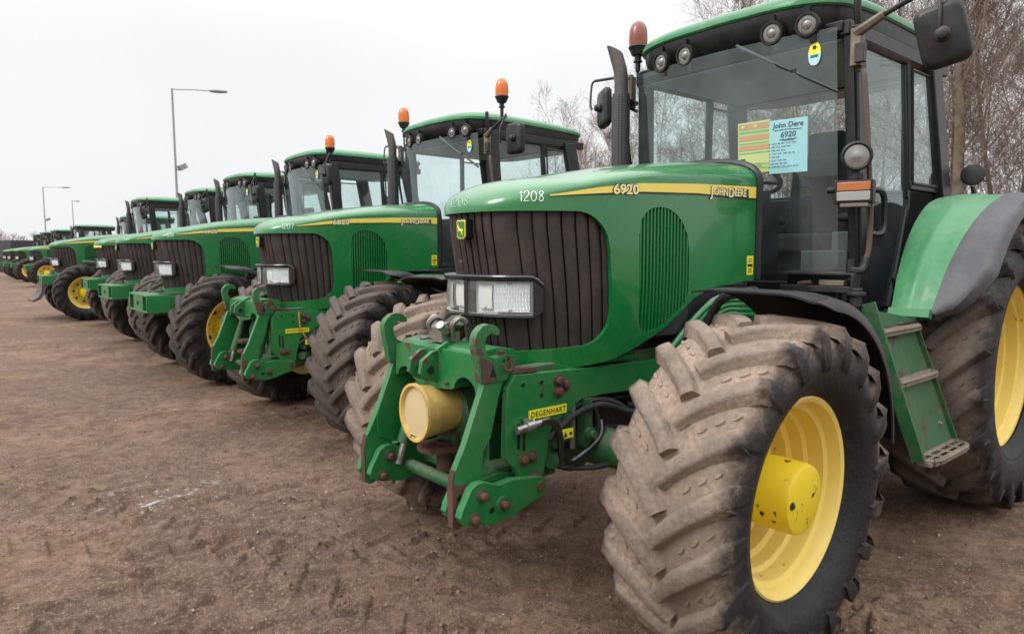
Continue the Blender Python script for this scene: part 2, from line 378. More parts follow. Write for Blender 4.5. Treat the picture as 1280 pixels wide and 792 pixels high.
# ================================================================= tractor geometry (x forward, y to its left, z up)
def poly3(xs, ys, d=4):
    c = np.polyfit(np.array(xs)-2.3, ys, d); return lambda x: float(np.polyval(c, x-2.3))
ZS = poly3([3.19, 3.0, 2.74, 2.47, 2.0, 1.4], [1.742, 1.800, 1.855, 1.888, 1.915, 1.935])
ZC = poly3([3.0, 2.83, 2.6, 2.3, 1.95, 1.4], [1.862, 1.905, 1.955, 2.005, 2.045, 2.085], 3)
ZBX = [1.30, 1.5, 1.9, 2.05, 2.15, 2.27, 2.45, 2.65, 2.9, 3.2]; ZBZ = [1.41, 1.405, 1.375, 1.325, 1.262, 1.19, 1.125, 1.07, 1.042, 1.030]
XR, XS, NN = 1.47, 2.40, 2.5
def ZB(x): return float(np.interp(x, ZBX, ZBZ))
def XF(z): return 3.172-.17*max(0, 1.70-z)
def YH(z): return .45-.02*max(0, (1.45-z)/.4)**1.5 if z < 1.45 else .45
NQ = 64
QS = np.linspace(0, 1, NQ+1)
def plan(q, z):
    if q < .42: return XR+(XS-XR)*q/.42, YH(z)
    ph = pi/2*(1-(q-.42)/.58)
    return XS+(XF(z)-XS)*max(0, cos(ph))**(2/NN), YH(z)*max(0, sin(ph))**(2/NN)
def rrect(t, a, b, r, lo=None):   # half-height factor of rounded end
    d = max(0, abs(t)-(b-r)); return a-(r-sqrt(max(0, r*r-d*d)))
# opening of the grille as function of q (arc position) and of the side vent as function of x
ARC = [0.]
for i in range(1, NQ+1):
    a = plan(QS[i-1], 1.45); b = plan(QS[i], 1.45); ARC.append(ARC[-1]+math.hypot(a[0]-b[0], a[1]-b[1]))
ATOT = ARC[-1]
def q_of_arc(s): return float(np.interp(s, ARC, QS))
GA = float(np.interp(2.66, [plan(q, 1.45)[0] for q in QS], ARC))        # arc where the grille opening starts
VENT = [(2.095, 1.36, 1.56), (2.11, 1.30, 1.645), (2.15, 1.262, 1.705), (2.20, 1.235, 1.745), (2.26, 1.212, 1.770), (2.33, 1.195, 1.778), (2.39, 1.182, 1.770), (2.43, 1.185, 1.752), (2.465, 1.205, 1.715), (2.48, 1.26, 1.64)]
VA0, VA1 = [float(np.interp(x, [plan(q, 1.45)[0] for q in QS], ARC)) for x in (2.095, 2.48)]
def gr_open(s):
    d = max(0, GA+.17-s); k = .17-sqrt(max(0, .17**2-d*d)) if d < .17 else .17
    return 1.125-.02*((s-GA)/(ATOT-GA))+k*.9+.03*(1-min(1, (s-GA)/(ATOT-GA))), 1.742-k*1.0
def vent_open(s):
    x = plan(q_of_arc(s), 1.45)[0]
    return float(np.interp(x, [p[0] for p in VENT], [p[1] for p in VENT])), float(np.interp(x, [p[0] for p in VENT], [p[2] for p in VENT]))
SST = sorted(set(list(np.linspace(0, VA0, 14))+list(np.linspace(VA0, VA1, 26))+list(np.linspace(VA1, GA, 6))+list(np.linspace(GA, GA+.17, 14))+list(np.linspace(GA+.17, ATOT, 22))))
def openings(s):
    if s >= GA: return gr_open(s)
    if s >= VA1:
        t = (s-VA1)/(GA-VA1); a, b = vent_open(VA1), gr_open(GA); return a[0]*(1-t)+b[0]*t, a[1]*(1-t)+b[1]*t
    if s >= VA0: return vent_open(s)
    return vent_open(VA0)
def is_open(s0, s1): return s0 >= GA-1e-6 or (s0 >= VA0-1e-6 and s1 <= VA1+1e-6)
XP = 2.80
def cap_pt(x, y, k):
    zs = ZS(x); n = 2.0+.7*min(1, max(0, (3.05-x)/.5))
    f = (1-(1-k)**n)**(1/n) if k > 0 else 0
    if x > XP: xx = x+(XP-x)*k; zt = ZC(XP)
    else: xx = x; zt = ZC(x)
    return (xx, y*(1-k), zs+(zt-zs)*f)
KS = [0, .004, .015, .035, .065, .11, .17, .25, .36, .5, .66, .83, 1]
def hood_columns():
    cols = []
    full = [(s, 1) for s in SST]+[(s, -1) for s in SST[::-1][1:]]
    for s, sg in full:
        q = q_of_arc(s); x0, _ = plan(q, 1.45); zb = ZB(x0); a, b = openings(s); xt, yt = plan(q, 1.74); zs = ZS(xt); pts = []
        a = max(a, zb+.02); b = max(a+.004, min(b, zs-.004))
        for z in list(np.linspace(zb, a, 5))+list(np.linspace(a, b, 7))+list(np.linspace(b, zs, 4)):
            x, y = plan(q, z); pts.append((x, sg*y, z))
        x, y = plan(q, zs)
        for k in KS[1:]: 
            p = cap_pt(x, y, k); pts.append((p[0], sg*p[1], p[2]))
        cols.append((s, sg, pts))
    return cols
HC = hood_columns()
def hood_mb(closed=False):
    mb = MB(); n = len(HC[0][2]); vs = [p for c in HC for p in c[2]]; fs = []
    for i in range(len(HC)-1):
        s0, s1 = sorted((HC[i][0], HC[i+1][0]))
        for j in range(n-1):
            if j in (4, 11): continue          # the doubled rows at the opening's edges
            if not closed and 5 <= j <= 10 and is_open(s0, s1): continue
            fs.append((i*n+j, (i+1)*n+j, (i+1)*n+j+1, i*n+j+1))
    mb.add(vs, fs)
    bm = bmesh.new(); bv = [bm.verts.new(p) for p in mb.v]
    for f in mb.f:
        try: bm.faces.new([bv[i] for i in f])
        except ValueError: pass
    bmesh.ops.remove_doubles(bm, verts=bm.verts, dist=2e-4); bmesh.ops.delete(bm, geom=[v for v in bm.verts if not v.link_faces], context='VERTS')
    bm.verts.index_update(); out = MB(); out.add([v.co for v in bm.verts], [[v.index for v in f.verts] for f in bm.faces]); bm.free()
    return out
_hb = hood_mb(True); HOOD_BVH = BVHTree.FromPolygons([V(p) for p in _hb.v], _hb.f)
def onto(vs, fs, O, R_, U_, D, off, bvh=None):
    """lay flat artwork (a,b) onto the bodywork by projecting it along D"""
    O, R_, U_, D = V(O), V(R_).normalized(), V(U_).normalized(), V(D).normalized(); out = []
    for p in vs:
        st = O+R_*p[0]+U_*p[1]-D*1.0
        h, nrm, _, _ = (bvh or HOOD_BVH).ray_cast(st, D)
        if h is None: h = O+R_*p[0]+U_*p[1]; nrm = -D
        if nrm.dot(D) > 0: nrm = -nrm
        out.append(h+nrm*(off+(p[2] if len(p) > 2 else 0)))
    mb = MB(); mb.add(out, fs); return mb
LEFT = dict(R_=(-1, 0, 0), U_=(0, 0, 1), D=(0, -1, 0))
def left_text(body, size, x, z, off, slope=0., bold=0., space=1., sx=1.):
    vs, fs = text_polys(body, size, bold, space); return onto([(p[0]*sx, p[1]+slope*p[0]) for p in vs], fs, (x, 0, z), off=off, **LEFT)

def hood_fn():
    mb = hood_mb()
    # outward orientation then thickness
    bm = bmesh.new(); bv = [bm.verts.new(p) for p in mb.v]
    for f in mb.f: bm.faces.new([bv[i] for i in f])
    bmesh.ops.recalc_face_normals(bm, faces=bm.faces)
    bm.faces.ensure_lookup_table()
    c = sum(((f.calc_center_median()-V((2.2, 0, 1.6))).dot(f.normal) for f in bm.faces))
    if c < 0: bmesh.ops.reverse_faces(bm, faces=bm.faces)
    o = MB(); bm.verts.index_update(); o.add([v.co for v in bm.verts], [[v.index for v in f.verts] for f in bm.faces]); bm.free()
    return o.solid(.022)
def grille_fn():
    mb = MB()
    # ribs across the arc: flat strips with narrow dark grooves
    s0 = GA-.03; L = 2*(ATOT-s0)
    edges = [0.0]; wds = [.06, .062, .064, .066, .066, .066, .068, .125, .055, .05, .046, .046, .05, .055, .125, .068, .066, .066, .066, .064, .062, .06]
    tot = sum(wds)
    pos = []; a = 0
    for w_ in wds: pos.append((a/tot*L, (a+w_)/tot*L)); a += w_
    def P(a, z, d):
        s = s0+a; sg = 1
        if s > ATOT: s = 2*ATOT-s; sg = -1
        q = q_of_arc(s); x, y = plan(q, z); q2 = q_of_arc(min(s+.01, ATOT)) if s < ATOT-.01 else q_of_arc(s-.01)
        x2, y2 = plan(q2, z); t = V((x2-x, y2-y, 0)); 
        if s >= ATOT-.01: t = -t
        if t.length < 1e-7: t = V((0, -1, 0))
        n = V((t.y, -t.x, 0)).normalized()
        if n.x*.3+n.y*(1 if y > 0 else -1) < 0 and n.x < 0: n = -n
        if sg < 0: return (x+abs(n.x)*d, -(y+abs(n.y)*d), z)
        return (x+abs(n.x)*d, y+abs(n.y)*d, z)
    zs = list(np.linspace(1.07, 1.765, 9))
    prof = []
    for (a, b) in pos:
        g = .0045
        prof += [(a, -.046), (a+g*.6, -.046), (a+g, -.030), (a+g+.008, -.026)]
        m = 4
        for i in range(1, m): prof.append((a+g+.008+(b-a-2*g-.016)*i/m, -.026+.004*sin(pi*i/m)))
        prof += [(b-g-.008, -.026), (b-g, -.030), (b-g*.6, -.046)]
    vs = [P(a, z, d) for a, d in prof for z in zs]; k = len(zs)
    mb.add(vs, [(i*k+j, i*k+j+1, (i+1)*k+j+1, (i+1)*k+j) for i in range(len(prof)-1) for j in range(k-1)])
    return mb
def vent_fn():
    mb = MB()
    for x0, x1, d, mi in [(2.07, 2.50, -.035, 1)]:
        vs = []
        mb.grid(lambda u, v: (2.05+.47*u, plan(float(np.interp(2.05+.47*u, [plan(q, 1.45)[0] for q in QS], QS)), 1.45)[1]-.034, 1.15+.66*v), 12, 4, 1)
    n = 15
    for i in range(n):
        x = 2.108+(2.470-2.108)*i/(n-1)
        lo = float(np.interp(x, [p[0] for p in VENT], [p[1] for p in VENT]))-.012; hi = float(np.interp(x, [p[0] for p in VENT], [p[2] for p in VENT]))+.012
        q = float(np.interp(x, [plan(q, 1.45)[0] for q in QS], QS))
        zz = np.linspace(lo, hi, 10)
        pr = [(-.010, -.028), (-.0075, -.007), (-.002, -.001), (.004, -.004), (.0085, -.030)]
        vs = []
        for z in zz:
            y = plan(q, z)[1]
            for dx, dy in pr: vs.append((x+dx, y+dy, z))
        mb.add(vs, [(a*5+b, a*5+b+1, (a+1)*5+b+1, (a+1)*5+b) for a in range(9) for b in range(4)], 0)
    return mb
def stripe_fn():
    mb = MB()
    xs = np.linspace(2.965, 1.49, 60)
    hi = lambda x: float(np.interp(x, [1.4, 1.47, 2.03, 2.47, 2.745, 2.95, 3.06], [1.921, 1.919, 1.904, 1.881, 1.848, 1.812, 1.80]))
    lo = lambda x: float(np.interp(x, [1.4, 1.47, 2.03, 2.47, 2.745, 2.95, 3.06], [1.856, 1.856, 1.857, 1.842, 1.822, 1.806, 1.796]))
    def strip(a, b, off, mi):
        vs = []
        for x in xs:
            for t in (0, .5, 1): vs.append((-x, a(x)*(1-t)+b(x)*t))
        m = onto(vs, [(i*3+j, (i+1)*3+j, (i+1)*3+j+1, i*3+j+1) for i in range(len(xs)-1) for j in range(2)], (0, 0, 0), off=off, **LEFT)
        mb.add(m.v, m.f, mi)
    strip(lo, hi, .0015, 0)
    strip(lambda x: lo(x)-.009*min(1, (3.1-x)/.4), lo, .0022, 1)
    return mb
def seal_fn():
    mb = MB(); p = [HC[0][2][0]]+HC[0][2]; path = [(1.462, q[1]+.004*(1 if q[1] > 0 else -1), q[2]+.004) for q in HC[0][2]]
    path2 = [(1.462, -y, z) for x, y, z in path][::-1]
    pts = []
    for q in path+path2[1:]:
        if not pts or (V(q)-V(pts[-1])).length > .01: pts.append(q)
    mb.tube(pts, .022, 8); return mb
DIG = {'1': [[(.25, .78), (.5, 1), (.46, 0)]], '2': [[(.08, .74), (.25, .98), (.6, .98), (.72, .74), (.5, .42), (.05, .03), (.75, .06)]],
       '0': [[(.4, 1), (.12, .8), (.05, .4), (.22, .04), (.5, .02), (.72, .35), (.68, .8), (.4, 1)]],
       '8': [[(.62, .9), (.35, 1), (.15, .8), (.4, .55), (.68, .3), (.5, .03), (.2, .08), (.14, .32), (.45, .56), (.66, .82), (.62, .9)]],
       '7': [[(.05, .95), (.72, .98), (.35, 0)]], '6': [[(.6, 1), (.2, .6), (.1, .25), (.35, .0), (.62, .2), (.5, .45), (.15, .35)]]}
def chalk_fn(txt, O, R_, U_, D, h, r=.0021):
    mb = MB(); a = 0
    for ch in txt:
        for st in DIG[ch]:
            pth = smooth_path([(p[0]*h*.75+a, p[1]*h, 0) for p in st], 4) if len(st) > 3 else [V((p[0]*h*.75+a, p[1]*h, 0)) for p in st]
            if len(st) <= 3: pth = [pth[i].lerp(pth[i+1], t/5) for i in range(len(pth)-1) for t in range(5)]+[pth[-1]]
            m = onto([(p[0], p[1]) for p in pth], [], O, R_, U_, D, .001)
            mb.tube(m.v, r, 5)
        a += h*(.72 if ch != '1' else .55)
    return mb
def name_decal(black):
    mb = MB(); x = 1.925
    for k, (t, s) in enumerate((('J', .068), ('OHN', .052), ('D', .068), ('EERE', .052))):
        vs, fs = text_polys(t, s, .0042 if black else .0012, .94); vs = [(p[0]*1.12, p[1]) for p in vs]; wd = width(vs)
        m = onto([(p[0], p[1]*1.0+(x-1.925)*-.02) for p in vs], fs, (x, 0, 1.856-(.008 if s > .06 else 0)), off=.0032 if black else .005, **LEFT); mb.add(m.v, m.f)
        x -= wd+.006
    return mb
def emblem_fn():
    mb = MB(); c = (3.142, 0, 1.668)
    def shield(w_, h, x0, x1, mi):
        pts = [(-w_*.86, h), (w_*.86, h), (w_, h*.86), (w_*.97, -h*.72), (w_*.6, -h), (-w_*.6, -h), (-w_*.97, -h*.72), (-w_, h*.86)]
        mb.prism([(a, b+c[2]) for a, b in pts], x0, x1, 'yz', mi)
    shield(.037, .047, c[0], c[0]+.036, 0); shield(.032, .041, c[0]+.036, c[0]+.039, 1); shield(.027, .036, c[0]+.039, c[0]+.0415, 2)
    deer = [(-.020, -.006), (-.012, -.001), (.002, .001), (.010, .006), (.013, .014), (.010, .022), (.014, .020), (.018, .012), (.021, .009), (.017, .005), (.013, -.003), (.019, -.010), (.013, -.009), (.006, -.007), (-.005, -.009), (-.010, -.015), (-.015, -.024), (-.017, -.022), (-.013, -.013), (-.016, -.010)]
    mb.prism([(-a*1.05, b*1.2+c[2]+.002) for a, b in deer], c[0]+.0415, c[0]+.044, 'yz', 1)
    return mb
# ---- headlight bar that wraps the nose
def hp(y0, d, z):
    """point standing d off the nose's plan curve, at base half-width y0"""
    def base(a):
        t = min(1, (a/YH(1.38))**(NN/2)); return V((XS+(XF(1.38)-XS)*(1-t*t)**(1/NN), a, 0))
    a = abs(y0); p = base(a); t = base(a+.004)-base(max(0, a-.004)) if a > .004 else V((0, 1, 0))
    if a <= .004: t = V((0, 1, 0))
    n = V((t.y, -t.x, 0)).normalized(); q = p+n*(d-.022)
    return (q.x, q.y if y0 >= 0 else -q.y, z)
HE = .318; HT = lambda a: 1.466-.035*max(0, (abs(a)-.285)/.033)**2; HB = lambda a: 1.278+.030*max(0, (abs(a)-.285)/.033)**2
def head_fn():
    mb = MB(); n = 48; ys = np.linspace(-HE, HE, n+1)
    def sheet(rows):
        k = len(rows); mb.add([hp(y, d, fz(y)) for y in ys for d, fz in rows], [(i*k+j, i*k+j+1, (i+1)*k+j+1, (i+1)*k+j) for i in range(n) for j in range(k-1)], 0)
    sheet([(-.06, HT), (.05, lambda y: HT(y)+.003), (.068, lambda y: HT(y)-.001), (.072, lambda y: HT(y)-.008), (.064, lambda y: HT(y)-.026), (.02, lambda y: HT(y)-.030)])
    sheet([(-.06, HB), (.050, HB), (.062, lambda y: HB(y)+.004), (.060, lambda y: HB(y)+.013), (.02, lambda y: HB(y)+.017)])
    def upright(ya, yb):
        Y = np.linspace(ya, yb, 5); mb.add([hp(y, .0625, (HB(y)+.003)*(1-t)+(HT(y)-.006)*t) for y in Y for t in np.linspace(0, 1, 5)], [(i*5+j, i*5+j+1, (i+1)*5+j+1, (i+1)*5+j) for i in range(4) for j in range(4)], 0)
        for y in (ya, yb): mb.add([hp(y, .0625, HB(y)), hp(y, .0625, HT(y)), hp(y, -.06, HT(y)), hp(y, -.06, HB(y))], [(0, 1, 2, 3)], 0)
    upright(-.013, .013); upright(.292, HE); upright(-HE, -.292)
    return mb
def lamp_body_fn():     # one lamp: tray, inner and outer beam
    mb = MB(); y0, y1 = .013, .292
    zt = lambda y: HT(y)-.028; zb = lambda y: HB(y)+.015
    def sheet(d, z0, z1, mi, ya, yb, k=6, bulge=0, nn=18):
        mb.add([hp(y, d+bulge*sin(pi*j/k), z0(y)*(1-j/k)+z1(y)*j/k) for y in np.linspace(ya, yb, nn+1) for j in range(k+1)], [(i*(k+1)+j, i*(k+1)+j+1, (i+1)*(k+1)+j+1, (i+1)*(k+1)+j) for i in range(nn) for j in range(k)], mi)
    sheet(.012, zb, zt, 0, y0, y1)
    for za in (zb, zt): 
        Y = np.linspace(y0, y1, 13); mb.add([hp(y, d, za(y)) for y in Y for d in (.010, .058)], [(2*i, 2*i+1, 2*i+3, 2*i+2) for i in range(12)], 0)
    for y in (y0, y1): mb.add([hp(y, .010, zb(y)), hp(y, .058, zb(y)), hp(y, .058, zt(y)), hp(y, .010, zt(y))], [(0, 1, 2, 3)], 0)
    def lampbox(ya, yb, za, zb_, d, mi):
        sheet(d, za, zb_, mi, ya, yb, 8, .004, 10)
        for y in (ya, yb): mb.add([hp(y, .012, za(y)), hp(y, d, za(y)), hp(y, d, zb_(y)), hp(y, .012, zb_(y))], [(0, 1, 2, 3)], 2)
        for f in (za, zb_): mb.add([hp(y, d_, f(y)) for y in np.linspace(ya, yb, 5) for d_ in (.012, d)], [(2*i, 2*i+1, 2*i+3, 2*i+2) for i in range(4)], 2)
    lampbox(.055, .135, lambda y: zb(y)+.022, lambda y: zt(y)-.020, .030, 0)
    lampbox(.148, .282, lambda y: zb(y)+.010, lambda y: zt(y)-.010, .040, 1)
    return mb
def lamp_lens_fn():
    mb = MB(); y0, y1 = .0135, .2915
    mb.grid(lambda u, v: hp(y0+(y1-y0)*u, .054+.003*sin(pi*v), (HB(y0+(y1-y0)*u)+.015)*(1-v)+(HT(y0+(y1-y0)*u)-.028)*v), 20, 5); return mb

# ---- chassis, axle
def chassis_fn():
    mb = MB()
    mb.box((1.9, 0, .86), (1.9, .50, .46), mi=1)              # engine block
    mb.box((1.95, 0, 1.20), (1.3, .60, .36), mi=1)             # engine upper, under the hood
    mb.box((2.55, .30, 1.01), (1.3, .05, .13), mi=0); mb.box((2.55, -.30, 1.01), (1.3, .05, .13), mi=0)
    mb.box((.35, 0, .80), (1.5, .56, .55), mi=0)              # gearbox
    mb.lathe([(-.72, .16), (-.70, .20), (-.3, .26), (.3, .26), (.70, .20), (.72, .16)], 20, (0, 0, .865), (0, 1, 0), 0)
    mb.lathe([(-.85, .10), (.85, .10)], 16, (0, 0, .865), (0, 1, 0), 0)
    mb.box((-.45, 0, .95), (.4, .6, .5), mi=1)
    mb.tube([(1.2, .3, .75), (1.9, .35, .7), (2.4, .30, .8)], .03, 8, 1)
    mb.tube([(1.2, -.3, .7), (2.4, -.3, .8)], .05, 8, 1)
    mb.box((1.85, .34, 1.06), (.5, .14, .26), mi=1)
    mb.lathe([(-.12, .07), (.12, .07)], 14, (1.7, .36, .74), (1, 0, 0), 1)
    return mb
def axle_fn():
    mb = MB(); x, z = 2.624, .65
    mb.lathe([(-.80, .13), (-.76, .15), (-.62, .15), (-.55, .085), (-.25, .10), (-.17, .17), (.17, .17), (.25, .10), (.55, .085), (.62, .15), (.76, .15), (.80, .13)], 20, (x, 0, z), (0, 1, 0), 0)
    mb.lathe([(-.34, .10), (-.32, .14), (.26, .16), (.34, .10)], 18, (x-.02, .02, z), (1, 0, 0), 0)
    for s in (1, -1):
        mb.tube([(x, s*.66, z-.17), (x, s*.66, z+.19)], .075, 12, 0)
        mb.lathe([(.70, .17), (.74, .20), (.86, .20), (.90, .17)] if s > 0 else [(-.90, .17), (-.86, .20), (-.74, .20), (-.70, .17)], 20, (x, 0, z+.01), (0, 1, 0), 0)
        mb.tube([(x-.17, s*.05, z+.03), (x-.17, s*.58, z+.03)], .028, 10, 2); mb.tube([(x-.17, s*.30, z+.03), (x-.17, s*.60, z+.03)], .016, 8, 2)
    mb.box((2.75, 0, .86), (.5, .34, .28), mi=0); mb.box((2.55, .16, .93), (.7, .1, .2), mi=1)
    mb.lathe([(-.05, .03), (-.04, .052), (.06, .052), (.085, .025)], 16, (2.87, .33, .80), (0, 0, 1), 0)
    mb.tube([(2.93, .36, .88), (2.93, .36, .70)], .022, 8, 0); mb.tube([(2.84, .37, .90), (2.84, .37, .68)], .014, 8, 2)
    mb.box((2.9, .34, .74), (.16, .05, .05), mi=0); mb.tube([(2.78, .2, .64), (2.96, .36, .64)], .035, 10, 0)
    mb.box((2.76, .37, .79), (.05, .05, .22), mi=0); mb.box((2.70, .34, .72), (.16, .06, .04), mi=0); mb.lathe([(0, .03), (.02, .03), (.022, .018), (.04, .018)], 12, (2.76, .395, .74), (0, 1, 0), 0)
    for k, (y, z0, z1) in enumerate(((.30, .90, .60), (.36, .885, .55), (.40, .87, .70))):
        mb.tube(smooth_path([(3.0, y-.02, z0-.12), (2.86, y, z0-.03), (2.70, y+.02, z0), (2.55, y+.06, z0-.05), (2.45, y+.16, z1+.12), (2.50, y+.30, z1+.1)], 5), .013, 8, 1)
    mb.tube(smooth_path([(3.0, .20, .70), (2.9, .30, .60), (2.75, .42, .585), (2.62, .50, .62)], 5), .014, 8, 1)
    return mb
# ---- wheels
def tyre_fn(R, W, rim, nl, lug, sweep, n=96):
    mb = MB(); b = R-lug; h = W/2
    half = [(0, b), (.32*h*2*.5, b-.003), (.62*h, b-.010), (.82*h, b-.024), (.93*h, b-.050), (.975*h, b-.095), (1.0*h, b-.42*(b-rim)), (.985*h, b-.60*(b-rim)), (.92*h, b-.78*(b-rim)), (.78*h, rim+.030), (.69*h, rim+.008), (.64*h, rim-.012)]
    prof = [(-a, r) for a, r in half[::-1]]+half[1:]
    mb.lathe(prof, n, mi=0, caps=False)
    # bead rings on the sidewall
    for s in (1, -1):
        mb.lathe([(s*.76*h, rim+.026), (s*.85*h, rim+.042), (s*.90*h, rim+.056), (s*.89*h, rim+.070)], n, mi=0, caps=False)
    def surf(a): return float(np.interp(abs(a), [p[0] for p in half[:7]], [p[1] for p in half[:7]]))
    for s in (1, -1):
        for k in range(nl):
            th0 = 2*pi*(k+(.5 if s < 0 else 0))/nl
            st = []
            for t in (0, .12, .3, .5, .7, .86, .96):
                a = (-.03+.99*t)*h; th = th0+sweep*(t**.85); st.append((a, th, R-.020*t**2, surf(a)-.008, .026+.006*t, .034+.010*t))
            tl = th0+sweep
            st.append((1.005*h, tl+.012, R-.050, b-.085, .036, .050)); st.append((1.035*h, tl+.028, R-.105, b-.13, .036, .056)); st.append((1.03*h, tl+.045, R-.165, b-.19, .024, .048))
            vs = []
            for i, (a, th, rt, rb, wt, wb) in enumerate(st):
                i0, i1 = max(0, i-1), min(len(st)-1, i+1)
                da, ds = st[i1][0]-st[i0][0], (st[i1][1]-st[i0][1])*R
                L = math.hypot(da, ds); na, ns = (-ds/L, da/L) if i < 7 else (0, 1)
                ab = a if i < 7 else a-.055
                for (r, wd, aa) in ((rb, -wb*1.12, ab), (rt-.011, -wt*1.02, a), (rt-.003, -wt*.84, a), (rt, -wt*.5, a), (rt, wt*.5, a), (rt-.003, wt*.84, a), (rt-.011, wt*1.02, a), (rb, wb*1.12, ab)):
                    y = s*(aa+na*wd); an = th+ns*wd/R
                    vs.append((r*cos(an), y, r*sin(an)))
            for t in (.42, .62, .80):     # small raised pads between the bars
                a0 = (-.03+.99*t)*h; th = th0+sweep*(t**.85)+pi/nl; pv = []; rb = surf(a0)
                dx, dy = (.022, .016) 
                for r_, k_ in ((-.004, 1.), (.006, .75)):
                    for q in range(10):
                        an = 2*pi*q/10; u_, w_ = cos(an)*dx*k_, sin(an)*dy*.55*k_; pv.append((u_, w_, r_))
                pv = [((rb+r_)*cos(th+(u_*.75+w_*.6)/R), s*(a0+u_*.66-w_*.75), (rb+r_)*sin(th+(u_*.75+w_*.6)/R)) for u_, w_, r_ in pv]
                mb.add(pv, [(q, (q+1) % 10, 10+(q+1) % 10, 10+q) for q in range(10)]+[tuple(range(10, 20))], 0)
            m = 8; fs = [(i*m+j, i*m+j+1, (i+1)*m+j+1, (i+1)*m+j) for i in range(len(st)-1) for j in range(m-1)]
            fs += [tuple(range(m)), tuple(range((len(st)-1)*m, len(st)*m))[::-1]]
            mb.add(vs, fs, 0)
    return mb
def sidewall_text(mb_r, body, size, r, y, th):
    vs, fs = text_polys(body, size, .004, 1.15); mb = MB(); wd = width(vs); out = []
    for p in vs:
        a = th-(p[0]-wd/2)/r; rr = r+p[1]; out.append((rr*cos(a), y, rr*sin(a)))
    n = len(out); mb.add(out, fs); return mb.solid(-.006)
def rim_fn(r, yo, depth, discr):
    mb = MB()
    prof = [(yo, r+.006), (yo+.004, r-.002), (yo-.004, r-.016), (yo-.022, r-.024), (yo-.05, r-.030), (yo-.058, r-.050), (yo-.12, r-.055), (yo-.13, r-.072), (yo-.18, r-.076), (yo-.19, r-.10), (yo-depth+.02, r-.105), (yo-depth, r-.13), (yo-depth-.012, discr), (yo-depth-.004, .16), (yo-depth-.004, .05)]
    mb.lathe(prof, 72, mi=0, caps=False)
    # outer barrel seen from the inner side
    mb.lathe([(yo, r+.006), (yo-.02, r-.005), (yo-.10, r-.035), (yo-.40, r-.04), (yo-.50, r+.004)], 72, mi=0, caps=False)
    mb.lathe([(yo-.50, r+.004), (yo-.47, r-.05), (yo-.30, r-.10), (yo-depth-.03, r-.12), (yo-depth-.03, .12)], 72, mi=0, caps=False)
    for k in range(8):
        a = 2*pi*k/8+.2; mb.bolt((cos(a)*(discr+.02), yo-depth+.0, sin(a)*(discr+.02)), (0, 1, 0), .017, .03, 1)
    return mb
def hub_front_fn():
    mb = MB(); mb.lathe([(-.05, .15), (.02, .145), (.03, .139), (.262, .134), (.276, .128), (.280, .118), (.281, 0)], 40, mi=0)
    mb.bolt((.09, .281, .05), (0, 1, 0), .010, .008, 1); return mb
def hub_rear_fn():
    mb = MB(); mb.lathe([(-.05, .20), (.03, .20), (.05, .16), (.12, .11), (.16, .10), (.165, 0)], 32, mi=0)
    for k in range(10):
        a = 2*pi*k/10; mb.bolt((cos(a)*.24, .005, sin(a)*.24), (0, 1, 0), .016, .03, 1)
    return mb
FR, FW, FRIM = .668, .485, .376
RR, RW, RRIM = .875, .55, .505
def add_wheel(root, front, side, spec, i):
    s = 1 if side > 0 else -1
    loc = ((2.624, 1.158, .660) if s > 0 else (2.555, -.945, .660)) if front else (0, s*1.13, .862)
    # built for the left side and mirrored by a negative y scale for the right
    wroot = empty('wheel', loc, (s*-.023, 0, (.017 if s > 0 else .05)+spec.get('steer', 0)) if front else (0, 0, 0), root, (1, s, 1))
    spin = spec.get('spin', 0)*(1+i*.37)
    if front:
        part('tyre', 'tyre_f_'+spec['tyre_f'], lambda: tyre_fn(FR, FW, FRIM, 20, .037, .33), [spec['tyre_f']], wroot, rot=(0, spin, 0), sharp=62)
        part('rim', 'rim_f', lambda: rim_fn(FRIM, .168, .27, .20), ['yellow_rim', 'black_metal'], wroot, rot=(0, spin*.7, 0))
        part('hub', 'hub_f', hub_front_fn, ['yellow_hub', 'black_metal'], wroot, rot=(0, .4+spin, 0), loc=(0, -.085, 0))
        if spec.get('lettering') and s > 0: part('raised_lettering', 'grip', lambda: sidewall_text(None, 'GRIP', .07, .465, .236, radians(-62)), ['black_plastic'], wroot)
    else:
        part('tyre', 'tyre_r_'+spec['tyre_r'], lambda: tyre_fn(RR, RW, RRIM, 20, .052, .36), [spec['tyre_r']], wroot, rot=(0, spin, 0), sharp=62)
        part('rim', 'rim_r', lambda: rim_fn(RRIM, .160, .30, .30), ['yellow_rim', 'black_metal'], wroot)
        part('hub', 'hub_r', hub_rear_fn, ['yellow_rim', 'black_metal'], wroot, loc=(0, -.13, 0))
def mudguard_fn():
    mb = MB(); c = (2.655, .66)
    def P(u, v):
        th = radians(88+u*84); y = .88+.50*v
        r = .752+.035*sin(u*pi)-.02*u-.022*max(0, (v-.75)/.25)**2-.012*max(0, (.15-v)/.15)
        x = c[0]+r*cos(th)*1.06; z = c[1]+r*sin(th)*1.0+.006*(1-v)
        return (x, y, z)
    mb.grid(P, 26, 12)
    # outer skirt
    def Q(u, v):
        p = P(u, 1); th = radians(88+u*84); d = .045*v*min(1, u*7)
        return (p[0]-cos(th)*d, p[1]+.012*sin(v*pi/2), p[2]-sin(th)*d)
    mb.grid(Q, 26, 3); return mb.solid(.008)
def mudbracket_fn():
    mb = MB(); mb.tube(smooth_path([(2.16, .58, 1.16), (2.17, .64, 1.27), (2.22, .74, 1.355), (2.32, .95, 1.395)], 5), .022, 8)
    return mb
